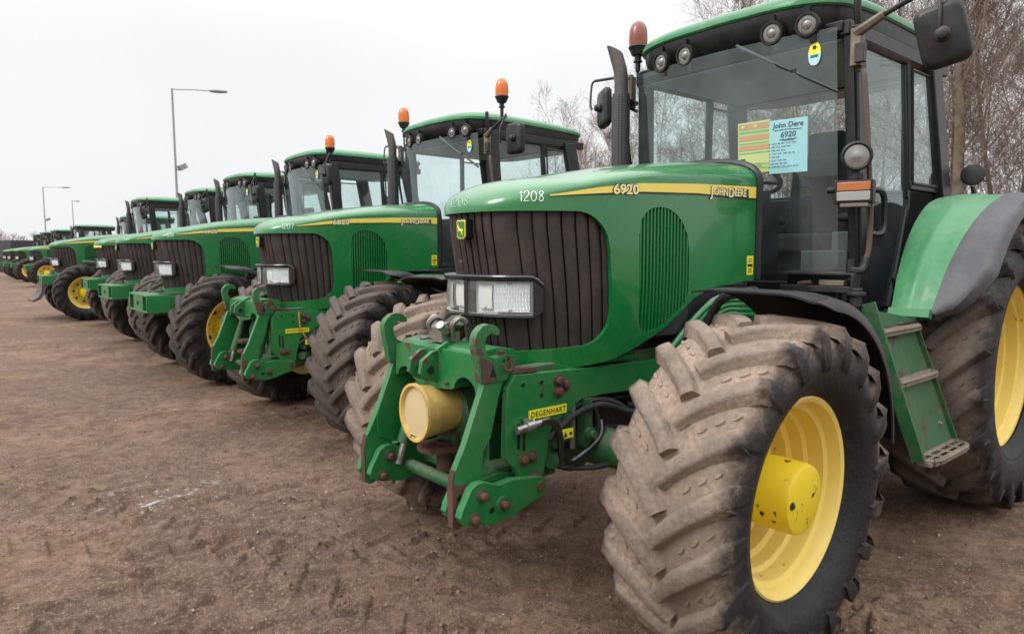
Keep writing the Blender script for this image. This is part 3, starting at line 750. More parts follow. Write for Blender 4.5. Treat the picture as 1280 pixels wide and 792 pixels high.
# ---- cab
def cab_frame_fn():
    mb = MB()
    def post(a, b, w_, d, mi=0):
        a, b = V(a), V(b); vs = []
        for p in (a, b):
            for x, y in ((-1, -1), (1, -1), (1, 1), (-1, 1)): vs.append((p.x+x*w_/2, p.y+y*d/2, p.z))
        mb.add(vs, [(3, 2, 1, 0), (4, 5, 6, 7), (0, 1, 5, 4), (1, 2, 6, 5), (2, 3, 7, 6), (3, 0, 4, 7)], mi)
    for s in (1, -1):
        post((.885, s*.79, 1.18), (.980, s*.74, 2.80), .11, .055)
        post((.958, s*.775, 1.36), (1.050, s*.722, 2.80), .035, .05)
        post((-.41, s*.775, 1.75), (-.19, s*.725, 2.80), .17, .06)
        post((-.31, s*.782, 1.75), (-.095, s*.732, 2.80), .03, .07)
        post((.205, s*.745, 1.9), (.235, s*.705, 2.80), .05, .04)
        mb.box((.33, s*.715, 2.79), (1.5, .06, .08)); mb.box((-.1, s*.75, 1.98), (.62, .05, .06))
    for s in (1, -1): mb.box((.73, s*.83, 1.10), (.48, .22, .21))
    mb.box((1.04, .60, 1.40), (.06, .36, .10)); mb.box((1.04, -.60, 1.40), (.06, .36, .10))
    mb.box((1.06, 0, 2.80), (.08, 1.42, .06)); mb.box((-.16, 0, 2.78), (.1, 1.42, .1))
    mb.box((-.38, 0, 1.95), (.08, 1.5, .1))
    mb.box((.30, 0, 1.10), (1.36, 1.44, .20)); mb.box((.97, 0, 1.24), (.08, 1.40, .28))
    mb.box((-.36, 0, 1.55), (.10, 1.5, .85))
    return mb
def xws(y, z): return 1.075+.085*(1-(y/.74)**2)+(z-1.40)*.055
def windscreen_fn():
    mb = MB(); mb.grid(lambda u, v: (xws(-.72+1.44*u, 1.43+1.35*v), (-.735+1.47*u)*(1-.035*v), 1.43+1.35*v), 20, 8); return mb
def lower_panes_fn():
    mb = MB()
    return mb
DOOR = [(.92, 1.25), (.50, 1.21), (.385, 1.42), (.29, 1.64), (.205, 1.86), (.19, 1.98), (.235, 2.75), (.99, 2.75)]
def yd(z): return .775-(z-1.2)*.038
def door_fn():
    mb = MB(); n = len(DOOR); mb.add([(x, yd(z), z) for x, z in DOOR], [tuple(range(n))]); return mb
def door_frame_fn():
    mb = MB(); p = DOOR+[DOOR[0]]
    for i in range(len(DOOR)):
        a, b = p[i], p[i+1]; m = 4
        mb.tube([(a[0]+(b[0]-a[0])*t/m, yd(a[1]+(b[1]-a[1])*t/m)+.008, a[1]+(b[1]-a[1])*t/m) for t in range(m+1)], .020 if i not in (2, 3, 4) else .014, 6)
    mb.box((.72, .79, 1.18), (.62, .03, .10))
    return mb
def side_window_fn():
    mb = MB(); pts = [(.18, 2.00), (-.28, 2.00), (-.10, 2.74), (.21, 2.74)]
    mb.add([(x, .765-(z-2)*.05+(-(x-.2))*.10*0, z) for x, z in pts], [(0, 1, 2, 3)]); return mb
def open_window_fn():      # the rear side pane swung out a little, in a thin black frame
    mb = MB(); pts = [(.19, 1.99), (.19, 2.70), (-.20, 2.70), (-.28, 1.99)]
    def q(p):
        d = (.19-p[0]); return (p[0]+.0, .775-(p[1]-2)*.045+.0*d, p[1])
    mb.add([q(p) for p in pts], [(0, 1, 2, 3)], 0)
    for i in range(4): mb.tube([q(pts[i]), q(pts[(i+1) % 4])], .010, 6, 1)
    return mb
def rear_window_fn():
    mb = MB(); mb.add([(-.36, -.70, 2.0), (-.36, .70, 2.0), (-.18, .68, 2.74), (-.18, -.68, 2.74)], [(0, 1, 2, 3)]); return mb
def ring(z, inset, fx=0, n=64, ex=5.):
    out = []
    for i in range(n):
        t = 2*pi*i/n; c, s_ = cos(t), sin(t)
        a = .89-inset-(fx if c > 0 else 0)*abs(c); b = .765-inset
        out.append((.335+a*abs(c)**(2/ex)*(1 if c > 0 else -1), b*abs(s_)**(2/ex)*(1 if s_ > 0 else -1), z))
    return out
def loft(rings, cap_top=True, cap_bot=True, mi=0, mb=None):
    mb = mb or MB(); n = len(rings[0]); vs = [p for r in rings for p in r]
    fs = [(i*n+j, i*n+(j+1) % n, (i+1)*n+(j+1) % n, (i+1)*n+j) for i in range(len(rings)-1) for j in range(n)]
    if cap_bot: fs.append(tuple(range(n))[::-1])
    if cap_top: fs.append(tuple(range((len(rings)-1)*n, len(rings)*n)))
    return mb.add(vs, fs, mi)
def roofz(r, k=.028):   # front edge of the roof rises towards the middle
    return [(x, y, z+k*(1-(y/.77)**2)-.02*max(0, .4-x)) for x, y, z in r]
def roof_fn(): return loft([roofz(ring(2.912, .004)), roofz(ring(2.922, -.006)), roofz(ring(2.945, -.006)), roofz(ring(2.972, .012)), roofz(ring(2.995, .06)), roofz(ring(3.015, .16)), roofz(ring(3.025, .34)), roofz(ring(3.03, .6))])
def visor_fn(): return loft([roofz(ring(2.755, .045, .085), .01), roofz(ring(2.775, .035, .06), .015), roofz(ring(2.83, .02, .01)), roofz(ring(2.88, .012)), roofz(ring(2.925, .012))])
def headliner_fn():
    mb = MB(); mb.box((.36, 0, 2.748), (1.30, 1.34, .012)); return mb
def worklight_fn():
    mb = MB(); mb.lathe([(-.10, .035), (-.08, .062), (.0, .070), (.014, .064), (.014, .052), (0, .050)], 24, ax=(1, 0, 0), mi=0, caps=False); mb.lathe([(.004, .051), (.006, .046), (.006, .030), (.003, .028), (.012, .018), (.015, 0)], 24, ax=(1, 0, 0), mi=1, caps=False)
    mb.box((-.02, 0, .075), (.03, .03, .05), mi=0); mb.box((-.01, .03, -.075), (.025, .03, .05), mi=0); return mb
def wiper_fn():
    mb = MB(); a = V((1.185, .115, 2.80)); b = V((xws(.70, 2.45)+.03, .735, 2.43)); m = a.lerp(b, .58)
    mb.tube([a, a.lerp(b, .5)+V((.02, 0, 0)), m+V((.012, 0, 0))], [.016, .011, .008], 6); mb.tube([a.lerp(b, .42), a.lerp(b, .7), b], .010, 6); mb.box(tuple(m), (.025, .05, .02)); return mb
def mirror_fn():
    mb = MB(); w_, h = .105, .145; o = []
    for d, k in ((-.028, .9), (-.018, 1.0), (.012, 1.0), (.028, .90), (.034, .78)):
        r = []
        for i in range(32):
            t = 2*pi*i/32; r.append((d, w_*k*abs(cos(t))**(.36)*(1 if cos(t) > 0 else -1), h*k*abs(sin(t))**(.36)*(1 if sin(t) > 0 else -1)))
        o.append(r)
    loft(o, True, True, 0, mb); mb.add([(-.0285, -.09, -.125), (-.0285, .09, -.125), (-.0285, .09, .125), (-.0285, -.09, .125)], [(0, 1, 2, 3)], 2); mb.lathe([(.03, .034), (.05, .034), (.056, .026), (.075, .024), (.08, .015)], 16, (0, 0, .0), (1, 0, 0), 1); return mb
def mirror_arm_fn(right=False):
    mb = MB()
    if not right:
        mb.box((1.105, .80, 2.66), (.05, .055, .20), mi=0); mb.box((1.13, .83, 2.62), (.04, .05, .10), mi=1)
        mb.tube([(1.11, .80, 2.735), (1.19, .97, 2.775)], [.030, .022], 6, 0); mb.tube([(1.18, .95, 2.770), (1.30, 1.30, 2.84)], .015, 6, 1)
        mb.tube([(1.30, 1.30, 2.86), (1.365, 1.285, 2.72), (1.36, 1.285, 2.585)], .010, 8, 1)
        mb.tube([(1.06, .78, 2.80), (1.10, .79, 2.86), (1.10, .79, 2.98)], .020, 8, 1)
    else:
        mb.box((1.08, -.80, 2.70), (.05, .055, .22), mi=0); mb.tube([(1.085, -.79, 2.80), (1.06, -.98, 2.845)], [.028, .018], 6, 0); mb.tube([(1.06, -.96, 2.84), (1.03, -1.20, 2.865)], .012, 6, 1)
        mb.tube(smooth_path([(1.03, -1.19, 2.865), (1.035, -1.225, 2.84), (1.05, -1.225, 2.70), (1.055, -1.205, 2.65)], 4), .009, 8, 1)
    return mb
def beacon_lens_fn():
    mb = MB(); mb.lathe([(.0, .062), (.05, .066), (.11, .062), (.15, .050), (.172, .028), (.178, 0)], 24, ax=(0, 0, 1)); return mb
def beacon_base_fn(right):
    mb = MB(); mb.lathe([(-.055, .030), (-.05, .045), (-.01, .062), (.004, .070), (.012, .066)], 24, ax=(0, 0, 1)); mb.lathe([(-.16, .018), (-.10, .018), (-.098, .032), (-.088, .032), (-.086, .022), (-.05, .026)], 14, ax=(0, 0, 1))
    if right: mb.tube(smooth_path([(0, 0, -.15), (.0, 0, -.24), (0, .01, -.27), (0, .06, -.30), (-.02, .09, -.33)], 4), .010, 6)
    else: mb.tube([(0, 0, -.15), (0, 0, -.26)], .016, 8)
    return mb
def exhaust_fn():
    mb = MB(); x, y = 1.215, -.775
    mb.lathe([(1.55, .064), (2.64, .064), (2.67, .058), (2.67, .045)], 28, (x, y, 0), (0, 0, 1), 0)
    p = smooth_path([(x, y, 2.62), (x, y, 2.76), (x+.001, y-.002, 2.80), (x+.004, y-.012, 2.85), (x+.008, y-.026, 2.90)], 5)
    mb.tube(p, [.047]*len(p), 18, 1, caps=False)
    # slant-cut lip
    q = p[-1]; d = (p[-1]-p[-2]).normalized(); u = d.orthogonal().normalized(); w_ = d.cross(u); vs = []
    side = V((.55, -.8, .2)).normalized()
    for k in range(2):
        for j in range(18):
            a = 2*pi*j/18; r = (u*cos(a)+w_*sin(a))*.047
            ext = .03+.05*(1+r.normalized().dot(side)) if k else 0
            vs.append(q+r+d*ext)
    mb.add(vs, [(j, (j+1) % 18, 18+(j+1) % 18, 18+j) for j in range(18)], 1)
    mb.tube([(1.06, -.76, 2.62), (x-.05, y+.02, 2.63)], .016, 6, 2); mb.tube([(1.04, -.77, 2.57), (1.12, -.82, 2.60), (1.10, -.80, 2.3), (1.05, -.79, 2.0)], .014, 6, 2); mb.box((1.11, -.80, 2.615), (.05, .05, .05), mi=2)
    return mb
def pillar_lamp_fn():
    mb = MB(); c = (1.135, .835, 2.075); ax = V((.92, .40, -.02))
    mb.lathe([(-.07, .04), (-.05, .066), (.0, .080), (.012, .080), (.018, .070), (.004, .060)], 28, c, ax, 0, caps=False); mb.lathe([(.005, .061), (.008, .05), (.008, .034), (.015, .02), (.017, 0)], 28, c, ax, 1)
    mb.tube([(1.10, .82, 2.0), (1.10, .82, 1.93)], .022, 10, 0); mb.lathe([(0, .035), (.03, .035)], 12, (1.10, .82, 1.955), (0, 0, 1), 0); return mb
def indicator_fn():
    mb = MB(); r = Matrix.Rotation(radians(14), 3, 'Z')
    mb.box((1.115, .825, 1.885), (.09, .19, .125), r, 0); mb.box((1.165, .838, 1.912), (.02, .165, .048), r, 1); mb.box((1.165, .838, 1.860), (.02, .165, .050), r, 2); mb.box((1.12, .83, 1.813), (.09, .14, .022), r, 3)
    mb.tube([(1.14, .73, 1.90), (1.16, .69, 1.90)], .018, 8, 0); return mb
def handrail_fn():
    mb = MB(); mb.tube(smooth_path([(1.07, .79, 2.55), (1.10, .835, 2.53), (1.105, .85, 2.45), (1.075, .865, 2.15), (1.03, .875, 1.80), (1.02, .87, 1.58), (1.03, .86, 1.52)], 5), .0145, 8, 0)
    mb.tube(smooth_path([(1.03, .86, 1.53), (1.045, .855, 1.475), (1.08, .845, 1.455), (1.09, .81, 1.46)], 4), .020, 8, 1); mb.tube([(1.085, .80, 1.40), (1.085, .80, 1.52)], .022, 8, 1); return mb
def handle_fn():
    mb = MB(); mb.tube(smooth_path([(.86, .79, 1.90), (.83, .835, 1.91), (.76, .835, 1.87), (.75, .835, 1.72), (.80, .835, 1.66), (.86, .79, 1.67)], 4), .019, 6); mb.box((.87, .785, 1.78), (.06, .03, .28)); return mb
def seat_fn():
    mb = MB(); o = []
    mb.box((.05, 0, 1.62), (.50, .50, .14)); mb.box((-.22, 0, 1.98), (.13, .48, .62), Matrix.Rotation(radians(-8), 3, 'Y')); mb.box((-.27, 0, 2.36), (.10, .28, .20)); mb.box((.05, 0, 1.38), (.34, .36, .36))
    for s in (1, -1): mb.box((-.02, s*.31, 1.80), (.36, .08, .06))
    mb.box((.1, -.50, 1.62), (.75, .22, .30)); return mb
def steering_fn():
    mb = MB(); c = V((.58, -.13, 2.07)); ax = V((-.45, 0, .9)).normalized(); u = V((0, 1, 0)); w_ = ax.cross(u)
    mb.tube([c+(u*cos(t)+w_*sin(t))*.20 for t in np.linspace(0, 2*pi, 33)], .017, 8)
    for a in (.5, 2.6, 4.7): mb.tube([c-ax*.03, c+(u*cos(a)+w_*sin(a))*.19], .013, 6)
    mb.tube([c, c-ax*.34], .035, 10); mb.box((.76, -.1, 1.62), (.22, .46, .50)); mb.box((.80, -.1, 1.88), (.14, .42, .14)); return mb
def console_fn(k):
    mb = MB()
    if k == 0: mb.box((.88, .58, 1.42), (.14, .28, .30)); mb.box((.845, .64, 1.60), (.06, .10, .16))
    elif k == 1: mb.box((.86, -.55, 1.42), (.14, .3, .35))
    else:
        mb.box((.45, -.62, 1.45), (.8, .12, .5)); mb.box((.45, -.5, 1.62), (.7, .2, .18))
        for i in range(7): mb.tube([(.3+.06*i, -.50+.02*(i % 3), 1.68), (.28+.06*i, -.48, 1.90+.02*(i % 2))], .012, 6)
    return mb
# ---- rear fender
def fend_pt(th, y, R): return (R*cos(th), y, .868+R*sin(th))
def fender_fn():
    mb = MB()
    def P(u, v):
        th = radians(19.5+u*125); uu = min(1, u*2.4); ya = .985-.065*uu; yb = 1.180+.092*uu; y = ya+(yb-ya)*v
        r = 1.035+.012*sin(pi*min(1, v*1.4))*1.0
        if .25 < v < .75: r += .014*max(0, 1-abs(v-.48)/.16)*max(0, 1-abs(u-.18)/.22)
        if u < .02: r += .010
        return fend_pt(th, y, r)
    mb.grid(P, 60, 16); mb.solid(.012)
    n = 40   # inner side wall down to the cab
    vs = []
    for i in range(n+1):
        th = radians(19.5+125*i/n); ya = .988-.065*min(1, i/n*2.4); vs += [fend_pt(th, ya, 1.030), fend_pt(th, .87, .80), fend_pt(th, .80, .60)]
    mb.add(vs, [(i*3+j, i*3+j+1, (i+1)*3+j+1, (i+1)*3+j) for i in range(n) for j in range(2)], 1)
    mb.box((.985, 1.083, 1.228), (.05, .205, .045), Matrix.Rotation(radians(-18), 3, 'Y'), 0)
    return mb
def fender_ext_fn():
    mb = MB()
    def P(u, v):
        th = radians(20.5+u*124); uu = min(1, u*2.4); yb = 1.182+.092*uu; w_ = (1.425-yb)*min(1, .12+sqrt(min(1, u*7.0))*.93); y = yb+w_*v
        r = 1.040-.028*v*v-.05*max(0, (v-.8)/.2)**2; return fend_pt(th, y, r)
    mb.grid(P, 64, 12); return mb.solid(.010)
def steps_fn():
    mb = MB(); T0, T1, B0, B1 = V((1.60, 1.10, 1.29)), V((1.02, 1.10, 1.21)), V((1.475, 1.31, .56)), V((.93, 1.31, .55))
    n = (T1-T0).cross(B0-T0).normalized(); n = n if n.y > 0 else -n
    q = [T0, T1, B1, B0]; mb.add([p for p in q]+[p-n*.012 for p in q], [(0, 1, 2, 3), (7, 6, 5, 4), (0, 4, 5, 1), (1, 5, 6, 2), (2, 6, 7, 3), (3, 7, 4, 0)], 0)
    def rail(a, b, out, w_, mi):
        d = (b-a).normalized(); x = V((1, 0, 0)); o = n*out
        vs = [a, a+x*w_, a+x*w_+o, a+o, b, b+x*w_, b+x*w_+o, b+o]; mb.add(vs, [(0, 1, 2, 3), (7, 6, 5, 4), (0, 1, 5, 4), (1, 2, 6, 5), (2, 3, 7, 6), (3, 0, 4, 7)], mi)
    rail(T0+V((0, 0, .02)), B0, .055, .02, 0); rail(T1, B1, .022, -.012, 0)
    for t, a, b in ((.10, .2, .5), (.42, .25, .58)):    # worn bare patches
        pa = T0.lerp(B0, t); pb = T1.lerp(B1, t); pc = T0.lerp(B0, t+.09); pd = T1.lerp(B1, t+.09)
        mb.add([pa.lerp(pb, a)+n*.004, pa.lerp(pb, b)+n*.004, pc.lerp(pd, b+.05)+n*.004, pc.lerp(pd, a-.05)+n*.004], [(0, 1, 2, 3)], 1)
    mb.bolt(T1.lerp(B1, .06)+V((.08, 0, 0)), n, .012, .012, 2); mb.bolt(T1.lerp(B1, .82)+V((.10, 0, 0)), n, .012, .012, 2)
    return mb, (T0, T1, B0, B1, n)
_, ST = steps_fn()
def tread_fn(t, deep, wide):
    mb = MB(); T0, T1, B0, B1, n = ST; a = T0.lerp(B0, t)+V((-.015, 0, 0)); b = T1.lerp(B1, t)+V((-.005, 0, 0)); a.z = b.z = (a.z+b.z)/2
    o = V((0, 1, 0))*deep; L = [a, a+o*.85+V((-.04, 0, 0)), a+o+V((-.09, 0, 0)), b+o+V((.09, 0, 0)), b+o*.85+V((.04, 0, 0)), b]
    for i in range(len(L)): mb.tube([L[i], L[(i+1) % len(L)]], .012, 6)
    m = 4
    for i in range(1, m):
        p = a.lerp(b, i/m); mb.tube([p, a.lerp(b, (i+.4)/(m+.6))+o*.97], .0075, 5)
    mb.tube([a+o*.5, b+o*.5], .006, 5)
    for p, q in zip(L, L[1:]+L[:1]): mb.box(tuple((p+q)/2-V((0, 0, .014))), (max(.014, abs((q-p).x)), max(.014, abs((q-p).y)), .018))
    return mb
def tank_fn():
    mb = MB(); mb.box((1.20, .78, .84), (.62, .60, .68), mi=0); mb.box((1.02, 1.00, 1.19), (.40, .26, .02), mi=0)
    mb.tube([(1.55, .95, .62), (1.72, .98, .60)], .12, 14, 0); mb.tube([(1.66, .9, .42), (1.66, 1.14, .40)], .03, 8, 1); return mb
def pipes_fn():
    mb = MB()
    for i in range(5):
        d = .036*i
        mb.tube(smooth_path([(2.20-d*1.1, .425, 1.08-d*.2), (2.02-d*.9, .45, 1.235-d*.35), (1.88-d*.7, .47, 1.315-d*.55), (1.72-d*.3, .49, 1.335-d*.75), (1.42, .50, 1.325-d*.8)], 6), .0165, 10)
    mb.box((1.72, .38, 1.16), (.62, .05, .36), mi=1); return mb
def ledge_fn():
    mb = MB(); mb.box((1.10, .63, 1.35), (.10, .42, .035), mi=0); mb.box((1.10, .63, 1.435), (.05, .42, .015), mi=0); mb.box((1.10, .84, 1.39), (.10, .012, .10), mi=0)
    mb.box((1.11, .72, 1.385), (.05, .14, .030), mi=1); mb.tube([(1.12, .52, 1.375), (1.12, .60, 1.385)], .014, 8, 2); mb.tube([(1.13, .86, 1.26), (1.13, .86, 1.36)], .032, 12, 0); mb.lathe([(0, .05), (.02, .05)], 14, (1.13, .86, 1.32), (0, 0, 1), 0); return mb
def rear_lamp_fn():
    mb = MB(); mb.lathe([(-.06, .03), (-.04, .065), (.03, .075), (.035, .06)], 20, (-.62, .87, 2.085), (.9, .2, .1), 0); mb.tube([(-.62, .87, 2.01), (-.62, .92, 1.80)], .015, 6, 0); return mb
# ---- front linkage
LINK_Y = .355
def side_plate_fn():
    mb = MB(); o = [(3.235, 1.0), (3.19, 1.058), (3.121, 1.054), (2.767, 1.041), (2.665, 1.038), (2.20, 1.025), (2.20, .885), (2.647, .905), (2.791, .903), (2.868, .869), (2.937, .833), (2.985, .795), (3.012, .694), (3.03, .61), (3.04, .575), (3.06, .545), (3.09, .53), (3.125, .535), (3.15, .56), (3.164, .609), (3.194, .663), (3.235, .700), (3.245, .72)]
    mb.prism(o, .352, .385, mi=0)
    for x, z in ((3.145, .745), (3.175, .755)):           # slots: black strips on the plate, their inner shade put in as colour
        mb.box((x, .3845, z+.04), (.016, .004, .11), mi=2)
    for x, z in ((2.945, 1.006), (2.905, .985), (2.945, .957), (3.148, .693), (3.105, .698)): mb.bolt((x, .385, z), (0, 1, 0), .019, .022, 1)
    for x, z in ((3.15, 1.012), (3.045, 1.01), (3.045, .955)): mb.lathe([(0, .010), (.003, .010), (.003, 0)], 10, (x, .385, z), (0, 1, 0), 2)
    mb.lathe([(-.01, .050), (.012, .050), (.03, .040), (.035, .022), (.05, .022)], 20, (3.09, .385, .575), (0, 1, 0), 1)
    mb.prism([(2.40, 1.045), (2.74, 1.052), (2.76, 1.075), (2.40, 1.07)], .34, .378, mi=0)
    mb.prism([(3.19, 1.06), (3.05, 1.056), (3.07, 1.075), (3.17, 1.085)], .33, .375, mi=1)
    return mb
def arm_fn(web=False):
    mb = MB()
    a = [(3.34, 1.045), (3.442, .80), (3.489, .712), (3.504, .648), (3.502, .483), (3.478, .472), (3.40, .50), (3.365, .60), (3.352, .76), (3.314, .812), (3.275, .955), (3.245, 1.045)]
    mb.prism(a, .338, .372, mi=0)
    if web: mb.prism([(3.36, 1.0), (3.44, .80), (3.44, .70), (3.36, .66), (3.17, .655), (3.17, 1.03)], .333, .337, mi=0)
    # worn front flange
    f = [(3.345, 1.04), (3.447, .80), (3.494, .712), (3.509, .648), (3.507, .483)]
    vs = [(x, y, z) for x, z in f[1:] for y in (.338, .3725)]; mb.add(vs, [(2*i, 2*i+1, 2*i+3, 2*i+2) for i in range(1, len(f)-2)], 1)
    mb.prism([(3.508, .66), (3.508, .484), (3.482, .470), (3.43, .495), (3.42, .64)], .3715, .3745, mi=1)
    mb.lathe([(0, .013), (.004, .013), (.004, 0)], 10, (3.475, .3745, .60), (0, 1, 0), 2)
    h = [(3.262, 1.236), (3.268, 1.256), (3.290, 1.272), (3.322, 1.279), (3.352, 1.272), (3.378, 1.250), (3.391, 1.222), (3.388, 1.180), (3.374, 1.121), (3.363, 1.045), (3.23, 1.040), (3.205, 1.075), (3.207, 1.140), (3.24, 1.146), (3.290, 1.138), (3.320, 1.150), (3.338, 1.178), (3.340, 1.208), (3.328, 1.232), (3.304, 1.242), (3.280, 1.230)]
    mb.prism(h, .336, .376, mi=3)
    mb.prism([(3.368, 1.15), (3.355, 1.04), (3.29, 1.04), (3.30, 1.12)],   .3755, .3785, mi=1)
    mb.prism([(3.305, 1.115), (3.285, 1.06), (3.32, 1.065)], .378, .3800, mi=2)
    for x, z in ((3.245, 1.125), (3.222, 1.13)): mb.lathe([(0, .007), (.003, .007), (.003, 0)], 8, (x, .376, z), (0, 1, 0), 2)
    mb.tube(smooth_path([(3.27, .395, 1.115), (3.25, .40, 1.085), (3.22, .40, 1.09), (3.21, .40, 1.13)], 4), .006, 6, 1); mb.lathe([(0, .016), (.02, .016)], 10, (3.245, .355, 1.145), (0, .2, 1), 1)
    return mb
def lower_link_fn():
    mb = MB(); o = [(3.508, .535), (3.498, .565), (3.455, .640), (3.425, .658), (3.39, .658), (3.317, .628), (3.241, .636), (3.08, .612), (3.05, .575), (3.06, .535), (3.12, .520), (3.242, .484), (3.339, .472), (3.442, .492), (3.49, .505)]
    mb.prism(o, .388, .428, mi=0); mb.prism(o, .288, .325, mi=0)
    for x, z in ((3.403, .606), (3.444, .520)): mb.lathe([(-.005, .026), (.008, .026), (.009, .017), (.03, .017), (.034, .010)], 14, (x, .288, z), (0, -1, 0), 1)
    for x, z in ((3.403, .606), (3.297, .546), (3.444, .520)): mb.lathe([(-.005, .026), (.008, .026), (.009, .017), (.03, .017), (.034, .010)], 14, (x, .428, z), (0, 1, 0), 1)
    mb.lathe([(0, .014), (.003, .014), (.003, 0)], 12, (3.355, .428, .535), (0, 1, 0), 2)
    mb.lathe([(0, .036), (.006, .036), (.006, .02)], 18, (3.297, .428, .546), (0, 1, 0), 0)
    return mb
def beam_fn():
    mb = MB(); o = [(-.33, 1.10), (-.33, 1.165), (-.27, 1.185), (.27, 1.185), (.33, 1.165), (.33, 1.075)]
    def arch(c, r): return [(c+r*cos(t), 1.0+r*1.1*sin(t)) for t in np.linspace(0, pi, 9)]
    bot = [(.33, .985)]+[(c, z) for c, z in arch(.225, .075)]+[(.13, .985), (-.10, .955), (-.15, .99)]+[(c, z) for c, z in arch(-.245, .065)]+[(-.33, .99)]
    mb.prism(o[:1]+o[1:]+bot, 3.19, 3.335, 'yz', 0)
    mb.prism([(3.325, 1.10), (3.325, 1.16), (3.30, 1.195), (3.21, 1.205), (3.12, 1.19), (3.12, 1.10)], -.30, .30, 'xz', 0)
    for y in (-.085, .004):       # top link ears
        pts = [(3.30, 1.175), (3.36, 1.172), (3.415, 1.135), (3.425, 1.08), (3.39, 1.035), (3.34, 1.01), (3.30, 1.02)]; mb.prism(pts, y, y+.024, mi=3)
        mb.lathe([(0, .018), (.002, .018), (.002, 0)], 12, (3.375, y+.029, 1.095), (0, 1, 0), 2)
    mb.prism([(3.255, 1.19), (3.30, 1.215), (3.36, 1.185), (3.30, 1.17)], .04, .06, mi=0)
    mb.lathe([(0, .011), (.014, .011)], 8, (3.335, .10, 1.02), (1, 0, 0), 1)
    mb.v = [(x, y, z-.038*min(1, max(0, (z-.97)/.10))) for x, y, z in mb.v]
    return mb
def coupler_fn():
    mb = MB(); rn = random.Random(3)
    mb.box((3.25, -.04, 1.225), (.10, .10, .045)); mb.lathe([(-.05, .030), (.05, .030)], 12, (3.26, -.04, 1.26), (0, 1, 0)); mb.tube(smooth_path([(3.25, -.10, 1.22), (3.29, -.11, 1.27), (3.27, -.09, 1.31), (3.23, -.08, 1.30)], 4), .012, 6)
    mb.tube(smooth_path([(3.25, .03, 1.22), (3.27, .05, 1.28), (3.24, .06, 1.31), (3.20, .06, 1.29)], 4), .013, 6); mb.box((3.22, -.01, 1.28), (.05, .08, .05), Matrix.Rotation(.5, 3, 'X')); mb.lathe([(0, .02), (.06, .02)], 10, (3.28, .02, 1.25), (.6, .2, .5)); mb.tube([(3.19, -.1, 1.225), (3.34, -.1, 1.215)], .010, 6)
    mb.v = [(x, y, z-.036) for x, y, z in mb.v]; return mb
def housing_fn():
    mb = MB(); mb.box((3.08, 0, .84), (.18, .36, .40), mi=0); mb.lathe([(-.03, .13), (.05, .12), (.07, .10)], 24, (3.17, -.02, .84), (1, 0, 0), 0)
    mb.box((3.05, 0, .60), (.34, .60, .09), mi=0); mb.box((3.16, .13, .92), (.06, .03, .34), mi=0); mb.box((3.16, -.17, .92), (.06, .03, .34), mi=0)
    for z in (.755, .665):      # tow jaw
        vs = [(3.19, -.09, 0), (3.30, -.09, 0), (3.36, -.055, 0), (3.375, 0, 0), (3.36, .055, 0), (3.30, .09, 0), (3.19, .09, 0)]
        mb.prism([(x, y-.06) for x, y, _ in vs], z, z+.026, 'xy', 1)
    mb.tube([(3.24, -.06, .70), (3.24, -.06, .56)], .042, 14, 1); mb.box((3.20, -.06, .72), (.07, .14, .16), mi=0)
    for s in (1, -1):           # lift rams
        mb.tube([(3.22, s*.26, .98), (3.33, s*.28, .66)], .035, 12, 0); mb.tube([(3.30, s*.275, .74), (3.36, s*.285, .56)], .018, 10, 3)
    mb.tube([(3.30, -.36, .545), (3.30, .36, .545)], .03, 12, 0)
    mb.lathe([(0, .022), (.002, .022), (.002, 0)], 14, (3.215, .045, .74), (1, 0, 0), 3); mb.box((3.178, .10, .735), (.003, .05, .04), mi=3)
    return mb
def pto_fn():
    mb = MB(); ax = V((1, .0, 0)); c = (3.255, -.02, .86)
    mb.lathe([(-.03, .095), (.0, .10), (.155, .122), (.16, .130), (.175, .130), (.175, .118), (.157, .112)], 40, c, (1, -.05, .02), 0, caps=False); mb.lathe([(.157, .114), (.163, .06), (.165, 0)], 40, c, (1, -.05, .02), 1); mb.tube([(3.425, -.02, .755), (3.44, -.035, .765), (3.43, -.05, .75)], .003, 5, 2); return mb
def coupling_fn():
    mb = MB(); mb.lathe([(0, .017), (.05, .017), (.052, .023), (.085, .023), (.087, .015), (.13, .015)], 14, (3.205, .41, .830), (-1, .05, .12), 0); mb.tube([(3.15, .40, .87), (3.14, .405, .835)], .012, 8, 0); mb.tube([(3.12, .412+.02*cos(t), .842+.024*sin(t)) for t in np.linspace(0, 2*pi, 14)], .003, 5, 0); return mb
def hose_fn():
    mb = MB(); p = smooth_path([(3.08, .415, .843), (3.04, .425, .848), (2.995, .425, .82), (2.965, .42, .76), (2.95, .415, .68), (2.90, .41, .635), (2.80, .40, .655), (2.72, .40, .69), (2.68, .40, .73), (2.66, .38, .78)], 5); mb.tube(p, .0165, 10); return mb
def small_pipes_fn():
    mb = MB()
    for i, (y, z) in enumerate(((.30, .89), (.33, .87), (.28, .86))): mb.tube(smooth_path([(2.9, y, z-.05), (2.7, y, z), (2.45, y, z-.01), (2.2, y, z)], 5), .010, 6)
    mb.tube(smooth_path([(2.70, .395, .72), (2.69, .39, .80), (2.70, .36, .86)], 4), .008, 6); mb.tube([(2.66, .33, .64), (2.64, .33, .88)], .017, 8); return mb
def sticker_box(c, d): 
    mb = MB(); mb.box(c, d); return mb
def warn_fn():
    mb = MB(); mb.box((2.905, .402, .765), (.075, .004, .042), mi=0)
    mb.prism([(2.928, .752), (2.905, .752), (2.9165, .776)], .4042, .4052, mi=1); mb.prism([(2.892, .757), (2.876, .757), (2.876, .770), (2.892, .770)], .4042, .4052, mi=1); return mb
